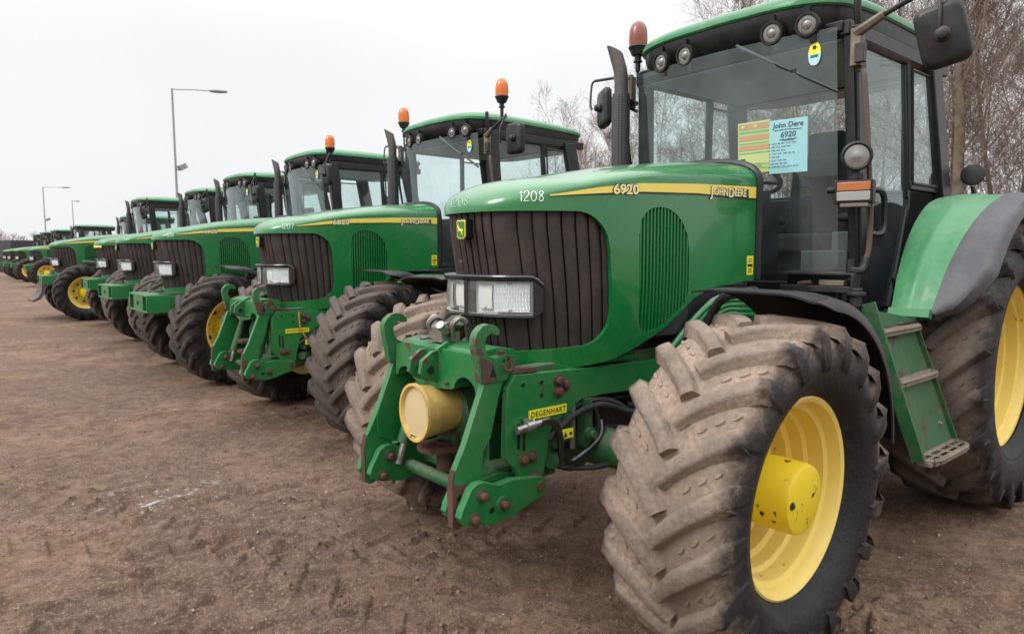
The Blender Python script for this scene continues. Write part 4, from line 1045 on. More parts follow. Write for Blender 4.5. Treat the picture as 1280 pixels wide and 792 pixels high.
def degen_fn():
    mb = MB(); R0 = V((3.122, .3885, .862)); 
    x0, x1, za, zb = 3.118, 2.896, .857, .896
    mb.box(((x0+x1)/2, .3875, (za+zb)/2+.0), (x0-x1, .004, zb-za), Matrix.Rotation(0, 3, 'Y'), 0)
    vs, fs = text_polys('DEGENHART', .034, .0006, 1.18); wd = width(vs); k = .205/wd
    mb.add([(x0-.009-p[0]*k, .3902, za+.0085+p[1]) for p in vs], fs, 1); return mb
# bumper variant
def bumper_fn():
    mb = MB(); x = 3.25; z = .945
    mb.box((x, 0, z+.10), (.27, 1.02, .022), mi=0); mb.box((x, 0, z-.10), (.27, 1.02, .022), mi=0); mb.box((3.125, 0, z), (.024, 1.02, .178), mi=0)
    for s in (1, -1): mb.box((x, s*.50, z), (.27, .022, .178), mi=0); mb.box((x, s*.26, z), (.26, .022, .178), mi=0)
    mb.box((x+.12, 0, z), (.024, .50, .178), mi=0); mb.box((2.95, .3, .93), (.4, .05, .2), mi=0); mb.box((2.95, -.3, .93), (.4, .05, .2), mi=0)
    mb.lathe([(0, .03), (.012, .03)], 12, (x+.132, .0, z), (1, 0, 0), 1); return mb
def simple_rail_fn():
    mb = MB(); mb.prism([(3.24, 1.03), (2.2, 1.025), (2.2, .885), (2.70, .90), (2.85, .80), (3.24, .80)], .345, .385, mi=0); return mb
def blade_fn():
    mb = MB(); mb.prism([(3.34, .86), (3.41, .86), (3.43, .66), (3.50, .54), (3.62, .47), (3.61, .43), (3.46, .49), (3.37, .62)], -.5, .5, mi=0); mb.box((3.36, 0, .80), (.06, .5, .12), mi=1); return mb
def nose_band_fn():
    mb = MB(); vs = []; qs = np.linspace(.80, 1, 24)
    for sg in (1, -1):
        vs = []
        for q in qs:
            for z in (1.700, 1.742):
                x, y = plan(q, z); vs.append((x+.006, sg*(y+.004), z))
        mb.add(vs, [(2*i, 2*i+1, 2*i+3, 2*i+2) for i in range(len(qs)-1)])
    return mb
# notices in the windscreen
def sheet_on_glass(y0, y1, z0, z1, off, mi=0, n=6, mb=None, tilt=0.):
    mb = mb or MB(); mb.grid(lambda u, v: (xws(y0+(y1-y0)*u, z0+(z1-z0)*v)+off, y0+(y1-y0)*u, z0+(z1-z0)*v+tilt*(y0+(y1-y0)*u-.3)), n, 4, mi); return mb
def glass_text(mb, body, size, y, z, off, mi, bold=.0008, shear=.1):
    vs, fs = text_polys(body, size, bold); mb.add([(xws(y+p[0], z)+off, y+p[0]+shear*p[1], z+p[1]) for p in vs], fs, mi)
def notice_blue_fn():
    mb = MB(); sheet_on_glass(.345, .562, 2.02, 2.325, -.0055, 0, 6, mb, .0)
    glass_text(mb, 'John Dere', .041, .368, 2.280, -.0030, 1); glass_text(mb, '6920', .044, .410, 2.224, -.0030, 1)
    def line(y0, y1, z, r=.0016): mb.tube([(xws(y, z)-.0030, y, z+.002*sin(y*400)) for y in np.linspace(y0, y1, 10)], r, 4, 1)
    line(.375, .53, 2.266); line(.405, .505, 2.212); line(.42, .49, 2.206)
    rn = random.Random(2)
    for i in range(8):
        z = 2.188-.019*i; mb.box((xws(.345, z)-.0030, .347, z+.003), (.002, .005, .005), mi=1)
        y = .36; e = .36+rn.uniform(.05, .13)
        while y < e:
            wl = rn.uniform(.012, .03); mb.tube([(xws(a, z)-.0030, a, z+.003+.0045*sin(a*900+i)) for a in np.linspace(y, y+wl, 9)], .0011, 4, 1); y += wl+.008
    return mb
def notice_yellow_fn():
    mb = MB(); sheet_on_glass(.148, .345, 2.035, 2.335, -.0065, 0, 6, mb)
    for z0, z1, mi in ((2.290, 2.325, 1), (2.268, 2.282, 2), (2.225, 2.258, 1), (2.205, 2.214, 2), (2.168, 2.198, 1), (2.150, 2.157, 2), (2.085, 2.089, 2), (2.060, 2.064, 2)): sheet_on_glass(.156, .343, z0, z1, -.0050, mi, 6, mb)
    mb.box((xws(.18, 2.11)-.004, .18, 2.115), (.002, .032, .014), mi=3); mb.tube([(xws(y, 2.09)-.004, y, 2.075) for y in (.16, .30)], .0012, 4, 3)
    for y, z in ((.17, 2.308), (.25, 2.306)): mb.prism([(y, z-.006), (y+.02, z-.006), (y+.024, z+.004), (y+.012, z+.010), (y-.002, z+.005)], xws(y, z)-.0045, xws(y, z)-.0035, 'yz', 0)
    return mb
def decal_fn():
    mb = MB(); c = (.60, 2.655)
    pts = [(c[0]+.036*abs(cos(t))**.8*(1 if cos(t) > 0 else -1), c[1]+.062*sin(t)) for t in np.linspace(0, 2*pi, 25)[:-1]]
    x = xws(*c)
    mb.prism([p for p in pts if p[1] >= c[1]-.001], x+.004, x+.006, 'yz', 0); mb.prism([p for p in pts if p[1] <= c[1]+.001], x+.004, x+.006, 'yz', 1)
    mb.lathe([(0, .011), (.002, .011), (.002, 0)], 12, (x+.0055, c[0], c[1]+.035), (1, 0, 0), 2); mb.box((x+.0065, c[0], c[1]-.012), (.002, .045, .014), mi=3); return mb
def safety_fn():
    vs = [(0, 0), (.066, 0), (.066, .105), (0, .105)]; mb = MB()
    def put(a0, a1, b0, b1, off, mi):
        m = onto([(a0, b0), (a1, b0), (a1, b1), (a0, b1)], [(0, 1, 2, 3)], (1.566, 0, 1.435), off=off, **LEFT); mb.add(m.v, m.f, mi)
    put(0, .066, 0, .105, .002, 0); put(.008, .058, .045, .060, .003, 1)
    for z in (.012, .022, .032, .072, .084): put(.012, .054, z, z+.004, .003, 1)
    return mb

def make_tractor(spec):
    T = empty('tractor', (spec['dx'], -spec['S'], 0), (0, 0, spec.get('yaw', 0)))
    tag(T, spec['label'], 'tractor', 'green tractors parked in a long row')
    far = spec.get('far', False); v = spec
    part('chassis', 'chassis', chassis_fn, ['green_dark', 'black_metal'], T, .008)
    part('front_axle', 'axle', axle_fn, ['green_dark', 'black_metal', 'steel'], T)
    hood = part('hood', 'hood', hood_fn, ['green'], T, sharp=42, recalc=True)
    part('side_vent', 'vent', vent_fn, ['green', 'black_metal'], hood); part('side_vent', 'ventR', lambda: vent_fn().mirror(), ['green', 'black_metal'], hood)
    part('stripe', 'stripe', stripe_fn, ['stripe_yellow', 'black_decal'], hood, sharp=60); part('stripe', 'stripeR', lambda: stripe_fn().mirror(), ['stripe_yellow', 'black_decal'], hood, sharp=60)
    if not far:
        part('hood_seal', 'seal', seal_fn, ['black_plastic'], hood)
        for nm, black in (('name_outline', True), ('name_lettering', False)): part(nm, nm, lambda: name_decal(black), ['black_decal' if black else 'decal_cream'], hood, recalc=False)  # black printed outline behind the cream letters
    if v.get('number'):
        for nm, b, off, m in (('number_outline', .0042, .0032, 'black_decal'), ('number_lettering', .0012, .005, 'decal_cream')):  # black printed outline behind the cream digits
            part(nm, nm+v['number'], lambda: left_text(v['number'], .062, 2.660, 1.824, off, .035, b, .98, 1.34), [m], hood, recalc=False)
    if v.get('chalk'):
        VD = dict(R_=(-.755, .655, 0), U_=(0, 0, 1), D=(-.655, -.755, -.02))
        part('chalk_number', 'chalkL'+v['chalk'], lambda: chalk_fn(v['chalk'], (3.058, .250, 1.781), h=.044, **VD), ['chalk'], hood)
        part('chalk_number', 'chalkF'+v['chalk'], lambda: chalk_fn(v['chalk'], (3.215, -.06, 1.772), h=.040, r=.0015, **VD), ['chalk_faint'], hood)
    if v.get('band'): part('nose_band', 'nband', nose_band_fn, ['stripe_yellow'], hood)
    if v['S'] > 7: hood.material_slots[0].link = 'OBJECT'; hood.material_slots[0].material = MATS['green_b']
    g = part('grille', 'grille', grille_fn, ['grille'], T, sharp=25)
    if not far: part('emblem', 'emblem', emblem_fn, ['black_gloss', 'decal_yellow', 'green'], g)
    hb = part('headlight_bar', 'headbar', head_fn, ['black_gloss'], T)
    for key, mir in (('L', False), ('R', True)):
        part('headlight', 'lamp'+key, (lambda: lamp_body_fn().mirror()) if mir else lamp_body_fn, ['reflector', 'lamp_glass', 'lamp_edge'], hb)
        part('headlight_cover', 'lens'+key, (lambda: lamp_lens_fn().mirror()) if mir else lamp_lens_fn, ['lens_clear'], hb)
    # wheels
    i = 0
    for fr in (True, False):
        for s in (1, -1): i += 1; add_wheel(T, fr, s, v, i)
    if v.get('mudguards', True):
        for k, mir in (('L', False), ('R', True)):
            mg = part('front_mudguard', 'mud'+k, (lambda: mudguard_fn().mirror()) if mir else mudguard_fn, ['black_plastic'], T)
            if not far: part('bracket', 'mudb'+k, (lambda: mudbracket_fn().mirror()) if mir else mudbracket_fn, ['black_metal'], mg)
    # front end
    if v['front'] == 'hitch':
        for k, mir in (('L', False), ('R', True)):
            f = (lambda fn: (lambda: fn().mirror())) if mir else (lambda fn: fn)
            sp = part('side_plate', 'splate'+k, f(side_plate_fn), ['green_worn', 'rust', 'black_decal'], T, .003)
            part('linkage_arm', 'arm'+k, f(lambda w_=mir: arm_fn(w_)), ['green_worn', 'rust', 'black_decal', 'green_rusty'], T, .004)
            part('lower_link', 'llink'+k, f(lower_link_fn), ['green_worn', 'rust', 'black_decal'], T, .005)
            if k == 'L': part('maker_plate', 'degen', degen_fn, ['decal_yellow', 'black_decal'], sp, recalc=False)
        part('cross_beam', 'beam', beam_fn, ['green_worn', 'rust', 'black_decal', 'green_rusty'], T, .008)
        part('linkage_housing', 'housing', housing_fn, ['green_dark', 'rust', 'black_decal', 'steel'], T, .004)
        if v.get('pto'):
            part('shaft_guard', 'pto', pto_fn, ['pto_yellow', 'pto_face', 'black_metal'], T); part('top_coupler', 'coupler', coupler_fn, ['steel'], T)
            part('hose_coupling', 'coupling', coupling_fn, ['steel'], T); part('hydraulic_hose', 'hose', hose_fn, ['black_gloss'], T)
        else:
            part('safety_cord', 'cord', lambda: MB().tube(smooth_path([(2.99, .39, 1.04), (2.985, .40, .9), (2.93, .40, .80), (2.88, .39, .72), (2.87, .39, .66)], 4), .006, 6), ['orange_hose'], T)
        part('warning_sticker', 'warn', warn_fn, ['decal_yellow', 'black_decal'], T); part('pipework', 'spipes', small_pipes_fn, ['black_metal'], T)
    else:
        for k, mir in (('L', False), ('R', True)): part('side_plate', 'srail'+k, (lambda: simple_rail_fn().mirror()) if mir else simple_rail_fn, ['green_worn'], T, .003)
        part('front_bumper', 'bumper', bumper_fn, ['green_worn', 'rust'], T, .005)
        if v['front'] == 'blade': part('blade', 'blade', blade_fn, ['exhaust_pipe', 'green_worn'], T)
    # cab
    part('cab_frame', 'cabframe', cab_frame_fn, ['black_plastic'], T, .008)
    roof = part('roof', 'roof', roof_fn, ['green_roof'], T); vis = part('visor', 'visor', visor_fn, ['black_plastic'], roof); part('headliner', 'headliner', headliner_fn, ['headliner'], roof)
    for y in (-.43, -.235, .36, .565): part('work_light', 'wlight', worklight_fn, ['black_plastic', 'work_glass'], roof, loc=(1.235-.05*abs(y), y, 2.815), rot=(0, radians(8), y*.35))
    ws = part('windscreen', 'windscreen', windscreen_fn, ['glass'], T); part('wiper', 'wiper', wiper_fn, ['black_plastic'], ws)
    if not far: part('window_decal', 'wdecal', decal_fn, ['decal_yellow', 'sticker_blue', 'black_decal', 'green'], ws)
    for k, mir in (('L', False), ('R', True)):
        f = (lambda fn: (lambda: fn().mirror())) if mir else (lambda fn: fn)
        d = part('door', 'door'+k, f(door_fn), ['glass'], T); part('door_frame', 'doorf'+k, f(door_frame_fn), ['black_plastic'], d)
        if not far: part('door_handle', 'handle'+k, f(handle_fn), ['black_plastic'], d)
        part('side_window', 'sidew'+k, f(open_window_fn), ['glass', 'black_plastic'], T)
        fd = part('rear_fender', 'fender'+k, f(fender_fn), ['green_fender', 'black_plastic'], T, sharp=40); part('fender_extension', 'fenderx'+k, f(fender_ext_fn), ['grey_plastic'], fd)
        if not far:
            part('rear_lamp', 'rlamp'+k, f(rear_lamp_fn), ['black_plastic'], fd)
            part('pillar_lamp', 'plamp'+k, f(pillar_lamp_fn), ['black_plastic', 'work_glass'], T); part('indicator', 'ind'+k, f(indicator_fn), ['black_plastic', 'amber_mid', 'lamp_white', 'worn_tread_steel'], T, .004)
    part('rear_window', 'rearw', rear_window_fn, ['glass'], T)
    part('seat', 'seat', seat_fn, ['seat_fabric'], T, .03); part('steering_wheel', 'steer', steering_fn, ['black_plastic'], T)
    if not far: [part(nm, 'cons%d' % k_, lambda: console_fn(k_), ['cab_inside'], T, .01) for k_, nm in enumerate(('dash_panel', 'dash_panel', 'lever_console'))]; part('handrail', 'handrail', handrail_fn, ['rusty_rail', 'black_metal'], T); part('battery_shelf', 'ledge', ledge_fn, ['black_metal', 'worn_tread_steel', 'rust'], T, .003)
    ml = part('mirror', 'mirror', mirror_fn, ['black_plastic', 'black_metal', 'mirror_glass'], T, loc=v.get('ml', (1.31, 1.285, 2.572)), rot=v.get('mlr', (radians(13), radians(6), radians(16))))
    mr = part('mirror', 'mirror', mirror_fn, ['black_plastic', 'black_metal', 'mirror_glass'], T, loc=(.995, -1.13, 2.655), rot=(radians(4), 0, radians(-30)))
    part('mirror_arm', 'marmL', mirror_arm_fn, ['worn_tread_steel', 'black_metal'], T, .004); part('mirror_arm', 'marmR', lambda: mirror_arm_fn(True), ['worn_tread_steel', 'black_metal'], T, .004)
    for k, loc in v.get('beacons', {}).items():
        b = part('beacon', 'beacon'+k, lambda: beacon_base_fn(k == 'R'), ['black_plastic'], T, loc=loc); part('beacon_lens', 'blens'+v.get('lens', 'amber'), beacon_lens_fn, [v.get('lens', 'amber')], b, loc=(0, 0, .008))
    part('exhaust', 'exhaust', exhaust_fn, ['exhaust_guard', 'exhaust_pipe', 'black_metal'], T)
    st = part('steps', 'steps', lambda: steps_fn()[0], ['green_steps_shaded', 'rust', 'steel'], T)
    for t, dp in ((.115, .035), (.46, .045), (.985, .085)): part('step_tread', 'tread%g' % t, lambda: tread_fn(t, dp, 0), ['worn_tread_steel'], st)
    part('fuel_tank', 'tank', tank_fn, ['black_plastic', 'worn_tread_steel'], T, .03); part('engine_pipes', 'pipes', pipes_fn, ['green', 'black_metal'], T)
    if not far: part('safety_sticker', 'safety', safety_fn, ['decal_yellow', 'black_decal'], hood)
    return T

BL, BR = (1.11, .87, 3.175), (1.06, -.755, 3.005)
specs = [
 dict(dx=0, S=0, label='nearest green tractor with muddy front tyres, chalked 1208 on its hood', number='6920', chalk='1208', front='hitch', pto=True, tyre_f='tyre_muddy', tyre_r='tyre_rear', lettering=True, spin=.05, beacons={'R': BR, 'L': (1.11, .79, 3.235)}, lens='amber_dull'),
 dict(dx=-.468, S=3.92, yaw=.041, label='second green tractor from the front, chalked 1207, with a front linkage and two orange beacons', number='6820', chalk='1207', front='hitch', tyre_f='tyre_dusty', tyre_r='tyre_dusty', spin=.31, steer=.30, beacons={'L': (1.11, 1.03, 3.08), 'R': (1.06, -.76, 3.08)}, ml=(1.2, 1.32, 2.64), mlr=(0, 0, .1)),
 dict(dx=-.40, S=7.25, yaw=-.02, label='third green tractor from the front, with a green box bumper and one orange beacon', number='6920', chalk='1206', front='bumper', tyre_f='tyre_clean', tyre_r='tyre_clean', spin=.77, steer=.24, beacons={'L': (1.11, .90, 2.98)}, ml=(1.2, .98, 2.62), mlr=(0, 0, .1)),
 dict(dx=-.60, S=10.68, yaw=.02, label='fourth green tractor from the front, with a darker grille and a box bumper', number='6920', front='bumper', tyre_f='tyre_dusty', tyre_r='tyre_dusty', spin=1.2, mudguards=False, ml=(1.16, .96, 2.60), mlr=(0, 0, .1)),
 dict(dx=-.88, S=14.3, band=True, label='green tractor set back behind the fourth one, only the edge of its nose showing', front='bumper', tyre_f='tyre_dusty', tyre_r='tyre_dusty', spin=.5, far=True),
 dict(dx=-.47, S=17.8, label='green tractor with clean black tyres and a grey blade at its front', front='blade', tyre_f='tyre_clean', tyre_r='tyre_clean', spin=.9, far=True),
 dict(dx=-2.05, S=27.5, label='green tractor set well back behind the one with the blade', front='bumper', ml=(1.2, 1.1, 2.5), mlr=(0, 0, pi+.35), tyre_f='tyre_dusty', tyre_r='tyre_dusty', spin=.2, far=True),
 dict(dx=-2.0, S=38.4, label='distant green tractor with yellow front rim showing beyond the grey blade', front='bumper', ml=(1.2, 1.0, 2.5), mlr=(0, 0, pi+.3), tyre_f='tyre_clean', tyre_r='tyre_clean', spin=.6, far=True),
 dict(dx=-2.1, S=46.5, label='third tractor from the far end of the row', front='bumper', tyre_f='tyre_dusty', tyre_r='tyre_clean', spin=.1, far=True),
 dict(dx=-2.1, S=51.5, label='second tractor from the far end of the row', front='bumper', tyre_f='tyre_clean', tyre_r='tyre_clean', spin=1.6, far=True),
 dict(dx=-2.3, S=57.5, label='farthest tractor at the left end of the row', front='bumper', tyre_f='tyre_dusty', tyre_r='tyre_clean', spin=1.1, far=True),
]

# ================================================================= ground
def vnoise(x, y, seed):
    xi, yi = np.floor(x).astype(np.int64), np.floor(y).astype(np.int64); fx, fy = x-xi, y-yi
    def h(a, b):
        k = (a*374761393+b*668265263+seed*974634213) & 0x7fffffff; k = ((k ^ (k >> 13))*1274126177) & 0x7fffffff; return ((k ^ (k >> 16)) & 0xffff)/65535.
    u, v = fx*fx*fx*(fx*(fx*6-15)+10), fy*fy*fy*(fy*(fy*6-15)+10)
    a, b, c, d = h(xi, yi), h(xi+1, yi), h(xi, yi+1), h(xi+1, yi+1)
    return a*(1-u)*(1-v)+b*u*(1-v)+c*(1-u)*v+d*u*v-.5
def ground_h(x, y):
    d = np.hypot(x-CAM_POS[0], y-CAM_POS[1]); near = np.clip(1.3-d/30, 0, 1)
    z = .030*vnoise(x*.45, y*.45, 1)+.022*vnoise(x*1.3, y*1.3, 2)+near*(.018*vnoise(x*3.5, y*3.5, 3)+.009*vnoise(x*8+.3*y, y*8, 4)+.007*vnoise(x*19, y*19+.2*x, 5)+.008*vnoise(x*44, y*44, 6)*np.clip(.4+2.5*vnoise(x*2.1, y*2.1, 8), 0, 1.6))
    # tyre tracks: shallow bands printed with slanted lug marks
    for (px, py, ang, wd, dep, bend, seed) in TRACKS:
        c, s = cos(ang), sin(ang); u = (x-px)*c+(y-py)*s; v = -(x-px)*s+(y-py)*c-bend*u*u+.12*vnoise(u*.4, u*0+seed, seed)
        m = np.clip(1.25-np.abs(v)/(wd/2), 0, 1); m = m*m*(3-2*m)
        ph = (u+np.abs(v)*.75*np.where(v > 0, 1, 1)+np.where(v > 0, .11, 0))/.235
        tri = np.abs(ph-np.floor(ph)-.5)*2; lug = np.clip((tri-.70)/.16, 0, 1)
        fade = np.clip(.35+1.5*vnoise(x*.8+seed, y*.8, seed+9)+.3, 0, 1)
        z = z+near*m*fade*dep*.95*(lug*.9-.30)
        e = np.clip(1-np.abs(np.abs(v)-wd*.56)/.05, 0, 1); z = z+near*fade*dep*.25*e
    rn = np.random.RandomState(77)
    for k in range(120):
        r = 1.9+3.6*rn.rand()**1.3; a = YAW+rn.uniform(-.62, .66) if k % 3 == 0 else YAW+rn.uniform(.05, .62); px, py = CAM_POS[0]+r*cos(a), CAM_POS[1]+r*sin(a); t = YAW+pi/2+rn.normal(.22, .38); L = rn.uniform(.12, .7)*rn.uniform(.5, 1.); dep = rn.uniform(.022, .055)*(1 if rn.rand() < .75 else -.7); bend = rn.uniform(-.5, .5)
        c, s = cos(t), sin(t); u = (x-px)*c+(y-py)*s; v = -(x-px)*s+(y-py)*c-bend*u*u
        m = np.clip(1-np.abs(u)/L, 0, 1)**.5; z = z-m*dep*np.exp(-(v/.015)**2)+m*dep*.6*np.exp(-((v-.035)/.022)**2)
    return z-.012
TRACKS = [(3.9, -1.5, radians(-72), .50, .030, .05, 11), (4.7, -.9, radians(-58), .45, .034, -.04, 12), (3.4, .3, radians(-118), .5, .028, .05, 13), (5.4, -2.6, radians(-92), .5, .030, .012, 14), (4.3, .7, radians(-25), .5, .034, .06, 15), (6.6, -5., radians(-85), .6, .02, .0, 16),
          (1.7, 2.1, radians(172), .55, .034, .02, 17), (1.0, 1.6, radians(160), .5, .03, -.02, 18), (4.6, .1, radians(-15), .4, .030, .10, 19), (3.5, -.9, radians(-35), .45, .030, -.08, 20), (2.4, 1.75, radians(150), .5, .028, .05, 21)]
def make_ground():
    yaw0 = YAW; rr = np.concatenate([np.linspace(.25, 1.5, 26)[:-1], 1.5*np.exp(np.linspace(0, math.log(8/1.5), 340))[:-1], 8*np.exp(np.linspace(0, math.log(45/8), 150))[:-1], 45*np.exp(np.linspace(0, math.log(1500/45), 40))])
    aa = np.concatenate([np.linspace(-.80, .80, 1000), np.linspace(.80, 2*pi-.80, 90)[1:-1]])
    Rg, Ag = np.meshgrid(rr, aa, indexing='ij'); X = CAM_POS[0]+Rg*np.cos(Ag+yaw0); Y = CAM_POS[1]+Rg*np.sin(Ag+yaw0); Z = ground_h(X, Y)
    nr, na = Rg.shape; co = np.stack([X, Y, Z], -1).reshape(-1, 3); co = np.vstack([co, [CAM_POS[0], CAM_POS[1], 0]])
    i = np.arange(nr-1)[:, None]; j = np.arange(na)[None, :]; j2 = (j+1) % na
    q = np.stack([i*na+j, (i+1)*na+j, (i+1)*na+j2, i*na+j2], -1).reshape(-1, 4)
    me = bpy.data.meshes.new('ground'); nv = len(co); nq = len(q); nt_ = na
    tri = np.stack([np.full(na, nv-1), np.arange(na), (np.arange(na)+1) % na], -1)
    me.vertices.add(nv); me.vertices.foreach_set('co', co.ravel()); me.loops.add(nq*4+nt_*3); me.loops.foreach_set('vertex_index', np.concatenate([q.ravel(), tri.ravel()]).astype(np.int32))
    me.polygons.add(nq+nt_); me.polygons.foreach_set('loop_start', np.concatenate([np.arange(nq)*4, nq*4+np.arange(nt_)*3]).astype(np.int32)); 
    me.update(calc_edges=True); me.validate(); me.polygons.foreach_set('use_smooth', [True]*len(me.polygons)); me.materials.append(MATS['dirt'])
    o = bpy.data.objects.new('ground', me); COL.objects.link(o); tag(o, 'bare brown dirt yard with tyre tracks', 'ground', kind='structure')
make_ground()
def make_stones():
    rn = np.random.RandomState(4); mb = MB(); n = 15000
    r = 1.4*np.exp(rn.rand(n)**.8*math.log(16/1.4)); a = YAW+rn.uniform(-.78, .78, n); X = CAM_POS[0]+r*np.cos(a); Y = CAM_POS[1]+r*np.sin(a)
    keep = vnoise(X*.7, Y*.7, 31)+.35*rn.randn(n)*.5 > -.08; X, Y, r = X[keep], Y[keep], r[keep]; Z = ground_h(X, Y)
    ico = [(0, 0, 1), (.9, 0, .3), (.28, .85, .3), (-.72, .53, .3), (-.72, -.53, .3), (.28, -.85, .3), (.72, .53, -.4), (-.28, .85, -.4), (-.9, 0, -.4), (-.28, -.85, -.4), (.72, -.53, -.4)]
    fs = [(0, 1, 2), (0, 2, 3), (0, 3, 4), (0, 4, 5), (0, 5, 1), (1, 6, 2), (2, 7, 3), (3, 8, 4), (4, 9, 5), (5, 10, 1), (2, 6, 7), (3, 7, 8), (4, 8, 9), (5, 9, 10), (1, 10, 6)]
    for x, y, z in zip(X, Y, Z):
        s = .0024+.010*rn.rand()**4; q = rn.uniform(.6, 1.3, 3)*s; t = rn.rand()*6.3; c, sn = cos(t), sin(t); jit = 1+rn.uniform(-.25, .25, 11)
        mb.add([(x+(p[0]*q[0]*c-p[1]*q[1]*sn)*k, y+(p[0]*q[0]*sn+p[1]*q[1]*c)*k, z+q[2]*.25+p[2]*q[2]*k) for p, k in zip(ico, jit)], fs)
    me = mesh_of('gravel', mb, M('stone'), 20, False); o = bpy.data.objects.new('gravel', me); COL.objects.link(o); tag(o, 'small pale stones and clods scattered over the dirt yard', 'gravel', kind='stuff')
make_stones()

# ================================================================= trees
def tree_meshes(seed, h, lean=.02, first=.12, density=1., girth=.0095):
    rn = random.Random(seed); tr = MB(); cr = MB()
    def branch(p, d, L, r, lev, mb):
        n = 4 if lev < 2 else 3; pts = [p]; rs = [r]; q = p.copy(); dd = d.copy()
        for i in range(n):
            dd = (dd+V((rn.gauss(0, .16), rn.gauss(0, .16), rn.gauss(.06, .10)))).normalized(); q = q+dd*L/n; pts.append(q.copy()); rs.append(max(.0024, r*(1-(i+1)/n*.82)))
        mb.tube(pts, rs, 5 if lev < 2 else 3, caps=False)
        if lev >= 4: return
        k = int({1: 9, 2: 7, 3: 4}[lev]*density+rn.random())
        for j in range(k):
            t = rn.uniform(.18, 1.); ii = min(n-1, int(t*n)); f = t*n-ii; a = pts[ii].lerp(pts[ii+1], f); d0 = (pts[ii+1]-pts[ii]).normalized()
            ax = d0.orthogonal().normalized(); ax = Matrix.Rotation(rn.uniform(0, 2*pi), 3, d0) @ ax; ang = radians(rn.uniform(22, 55))
            nd = (d0*cos(ang)+ax*sin(ang)+V((0, 0, .12))).normalized(); branch(a, nd, L*rn.uniform(.38, .62), max(.0028, rs[ii]*.52), lev+1, mb)
    p = V((0, 0, -.1)); pts = [p]; rs = []; r0 = h*girth; d = V((0, 0, 1)); n = 9
    for i in range(n):
        d = (d+V((rn.gauss(lean, .06), rn.gauss(0, .06), .12))).normalized(); p = p+d*h*.93/n; pts.append(p.copy())
    rs = [r0*(1-.9*i/n)*(1.25 if i == 0 else 1) for i in range(n+1)]
    tr.tube(pts, rs, 9, caps=False)
    for j in range(int(17*density)):
        t = first+(.97-first)*(j+rn.random())/(17*density); ii = min(n-1, int(t*n)); a = pts[ii].lerp(pts[ii+1], t*n-ii); az = rn.uniform(0, 2*pi); ang = radians(rn.uniform(24, 52)*(1-.3*t))
        branch(a, V((cos(az)*sin(ang), sin(az)*sin(ang), cos(ang))), h*rn.uniform(.20, .36)*(1.15-.65*t), max(.008, min(.022, rs[ii]*.40)), 1, cr)
    return mesh_of('trunk', tr, M('bark'), 60, False), mesh_of('crown', cr, M('twig'), 60, False)
def make_trees():
    dense = [tree_meshes(sd_, hh, .01, f, .92, .0045) for sd_, hh, f in ((1, 9.0, .06), (2, 10., .05), (3, 8.0, .04))]
    fine = [tree_meshes(sd_, hh, .01, f, .8, .005) for sd_, hh, f in ((11, 6.6, .05), (12, 7.4, .08), (13, 5.6, .04))]
    mossy = tree_meshes(6, 11, .002, .2, .85, .0095)
    rn = random.Random(9)
    def put(x, y, k, s, label, rot):
        T = empty('bare_tree', (x, y, 0), (0, 0, rot), None, (s, s, s)); tag(T, label, 'tree', 'bare winter trees behind the tractors')
        for nm, me in zip(('trunk', 'crown'), k):
            o = bpy.data.objects.new(nm, me); COL.objects.link(o); o.parent = T
    put(-7.6, -1.25, mossy, 1.0, 'bare tree with straight mossy trunk at the right edge, behind the near tractor cab', 1.)
    L0 = 'leafless brown tree in the dense thicket behind the near tractor'; L1 = 'leafless tree in the thinner end of the tree line above the second tractor'
    for i in range(40):
        t = i/39; y = 1.5-16.2*t+rn.uniform(-.4, .4); x = -8.4-2.4*t+rn.choice((0, -1.2, -2.4))+rn.uniform(-.4, .4)
        thin = y < -7.6
        put(x, y, rn.choice(fine if thin else dense), rn.uniform(.72, 1.0) if thin else rn.uniform(.85, 1.08), L1 if thin else L0, rn.uniform(0, 6.28))
make_trees()
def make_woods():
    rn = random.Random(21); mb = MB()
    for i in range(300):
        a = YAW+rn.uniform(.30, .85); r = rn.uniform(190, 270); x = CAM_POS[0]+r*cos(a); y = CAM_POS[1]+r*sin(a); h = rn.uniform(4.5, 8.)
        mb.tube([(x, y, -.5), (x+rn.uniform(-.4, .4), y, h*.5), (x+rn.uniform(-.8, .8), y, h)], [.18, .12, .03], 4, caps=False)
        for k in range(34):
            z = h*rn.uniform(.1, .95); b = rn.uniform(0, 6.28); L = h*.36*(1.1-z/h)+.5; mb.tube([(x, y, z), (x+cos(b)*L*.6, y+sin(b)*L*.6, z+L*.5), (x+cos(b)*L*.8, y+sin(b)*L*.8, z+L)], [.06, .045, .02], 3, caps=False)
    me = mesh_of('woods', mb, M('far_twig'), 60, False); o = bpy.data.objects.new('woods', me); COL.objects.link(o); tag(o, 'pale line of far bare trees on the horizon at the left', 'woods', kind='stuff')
make_woods()

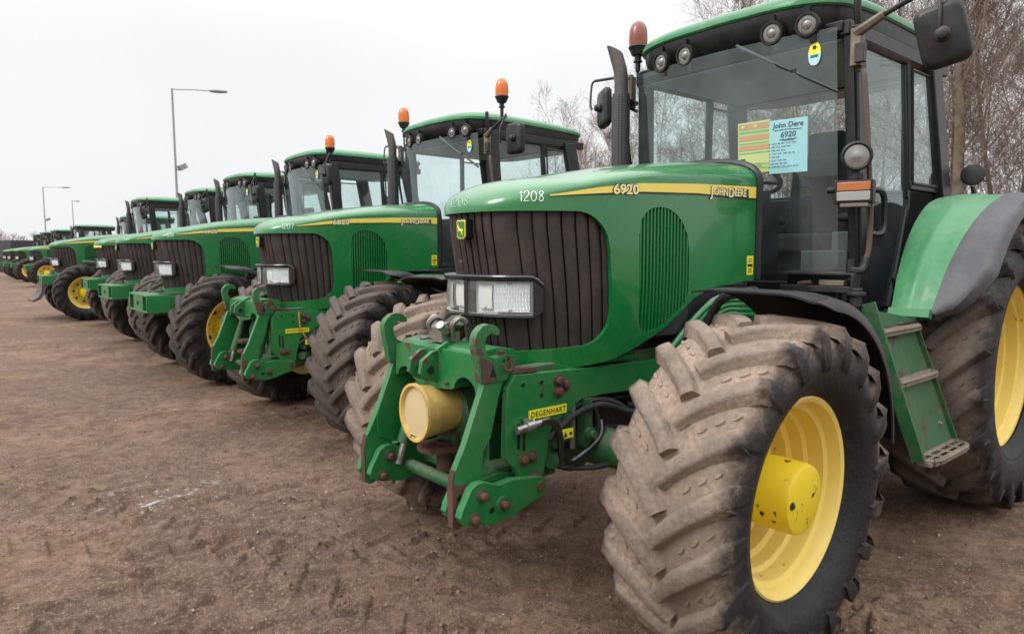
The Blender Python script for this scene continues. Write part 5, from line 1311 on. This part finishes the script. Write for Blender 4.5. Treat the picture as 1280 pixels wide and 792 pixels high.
# ================================================================= lamp posts, trailer
def lamp_post(x, y, h, label, arm, flood=True):
    T = empty('lamp_post', (x, y, 0)); tag(T, label, 'lamp post', 'lamp posts over the yard')
    part('post', None, MB().tube([(0, 0, -.2), (0, 0, 1.2), (0, 0, 1.21), (0, 0, h)], [.11, .11, .075, .055], 14), ['galvanised'], T)
    d = V((arm[0], arm[1], 0)); part('bracket_arm', None, MB().tube([(0, 0, h-.05), d*.5+V((0, 0, h)), d*.86+V((0, 0, h-.01))], .03, 8), ['galvanised'], T)
    e = d.normalized(); s = e.cross(V((0, 0, 1))); mb = MB(); rs = []
    for t, w_, hh in ((0, .05, .05), (.15, .13, .09), (.55, .17, .11), (.85, .14, .08), (1., .05, .03)):
        c = d*.80+e*t*1.0+V((0, 0, h)); rs.append([tuple(c+s*w_*cos(q)+V((0, 0, hh*sin(q)))) for q in np.linspace(0, 2*pi, 13)[:-1]])
    loft(rs, True, True, 0, mb); part('lantern', None, mb, ['galvanised'], T)
    if flood: part('floodlight', None, MB().box((e.x*.35, e.y*.35, h*.60), (.42, .42, .30), Matrix.Rotation(.5, 3, 'Y')).tube([(0, 0, h*.585), (e.x*.2, e.y*.2, h*.585)], .04, 6), ['galvanised'], T, .02)
lamp_post(-6.1, -40, 10.75, 'tallest grey lamp post, nearest of the three, rising behind the tractor cabs', (-2.2, .9))
lamp_post(-6.3, -98, 9.6, 'middle-sized grey lamp post farther left above the distant cabs', (-2.2, .9))
lamp_post(-12.9, -124, 9.8, 'smallest faint lamp post between the other two', (-.6, -.6), False)
def trailer():
    T = empty('trailer', (-.4, -78, 0), (0, 0, .3)); tag(T, 'long low dark trailer standing beyond the far end of the row', 'trailer')
    part('bed', None, MB().box((0, 0, 1.15), (2.6, 11, .3)).box((0, 0, 2.1), (3, 12, 1.4)), ['trailer_dark'], T, .02)
    for y in (-3.5, -2.3, 3.5):
        for x in (-1.2, 1.2): part('trailer_wheel', 'twheel', lambda: MB().lathe([(-.14, .25), (-.15, .45), (-.1, .5), (.1, .5), (.15, .45), (.14, .25)], 20, ax=(1, 0, 0)), ['tyre_clean'], T, loc=(x, y, .5))
trailer()

for s_ in specs: make_tractor(s_)
def notice(name, fn, mats, label):
    o = part(name, None, fn, mats); tag(o, label, 'notice', 'sale notices in the near windscreen')
notice('sale_notice', notice_blue_fn, ['paper_blue', 'ink'], 'pale blue handwritten sale sheet taped inside the near windscreen')
notice('sale_notice', notice_yellow_fn, ['paper_yellow', 'paper_orange', 'paper_green', 'ink'], 'yellow sale sheet with orange and green bands in the near windscreen')
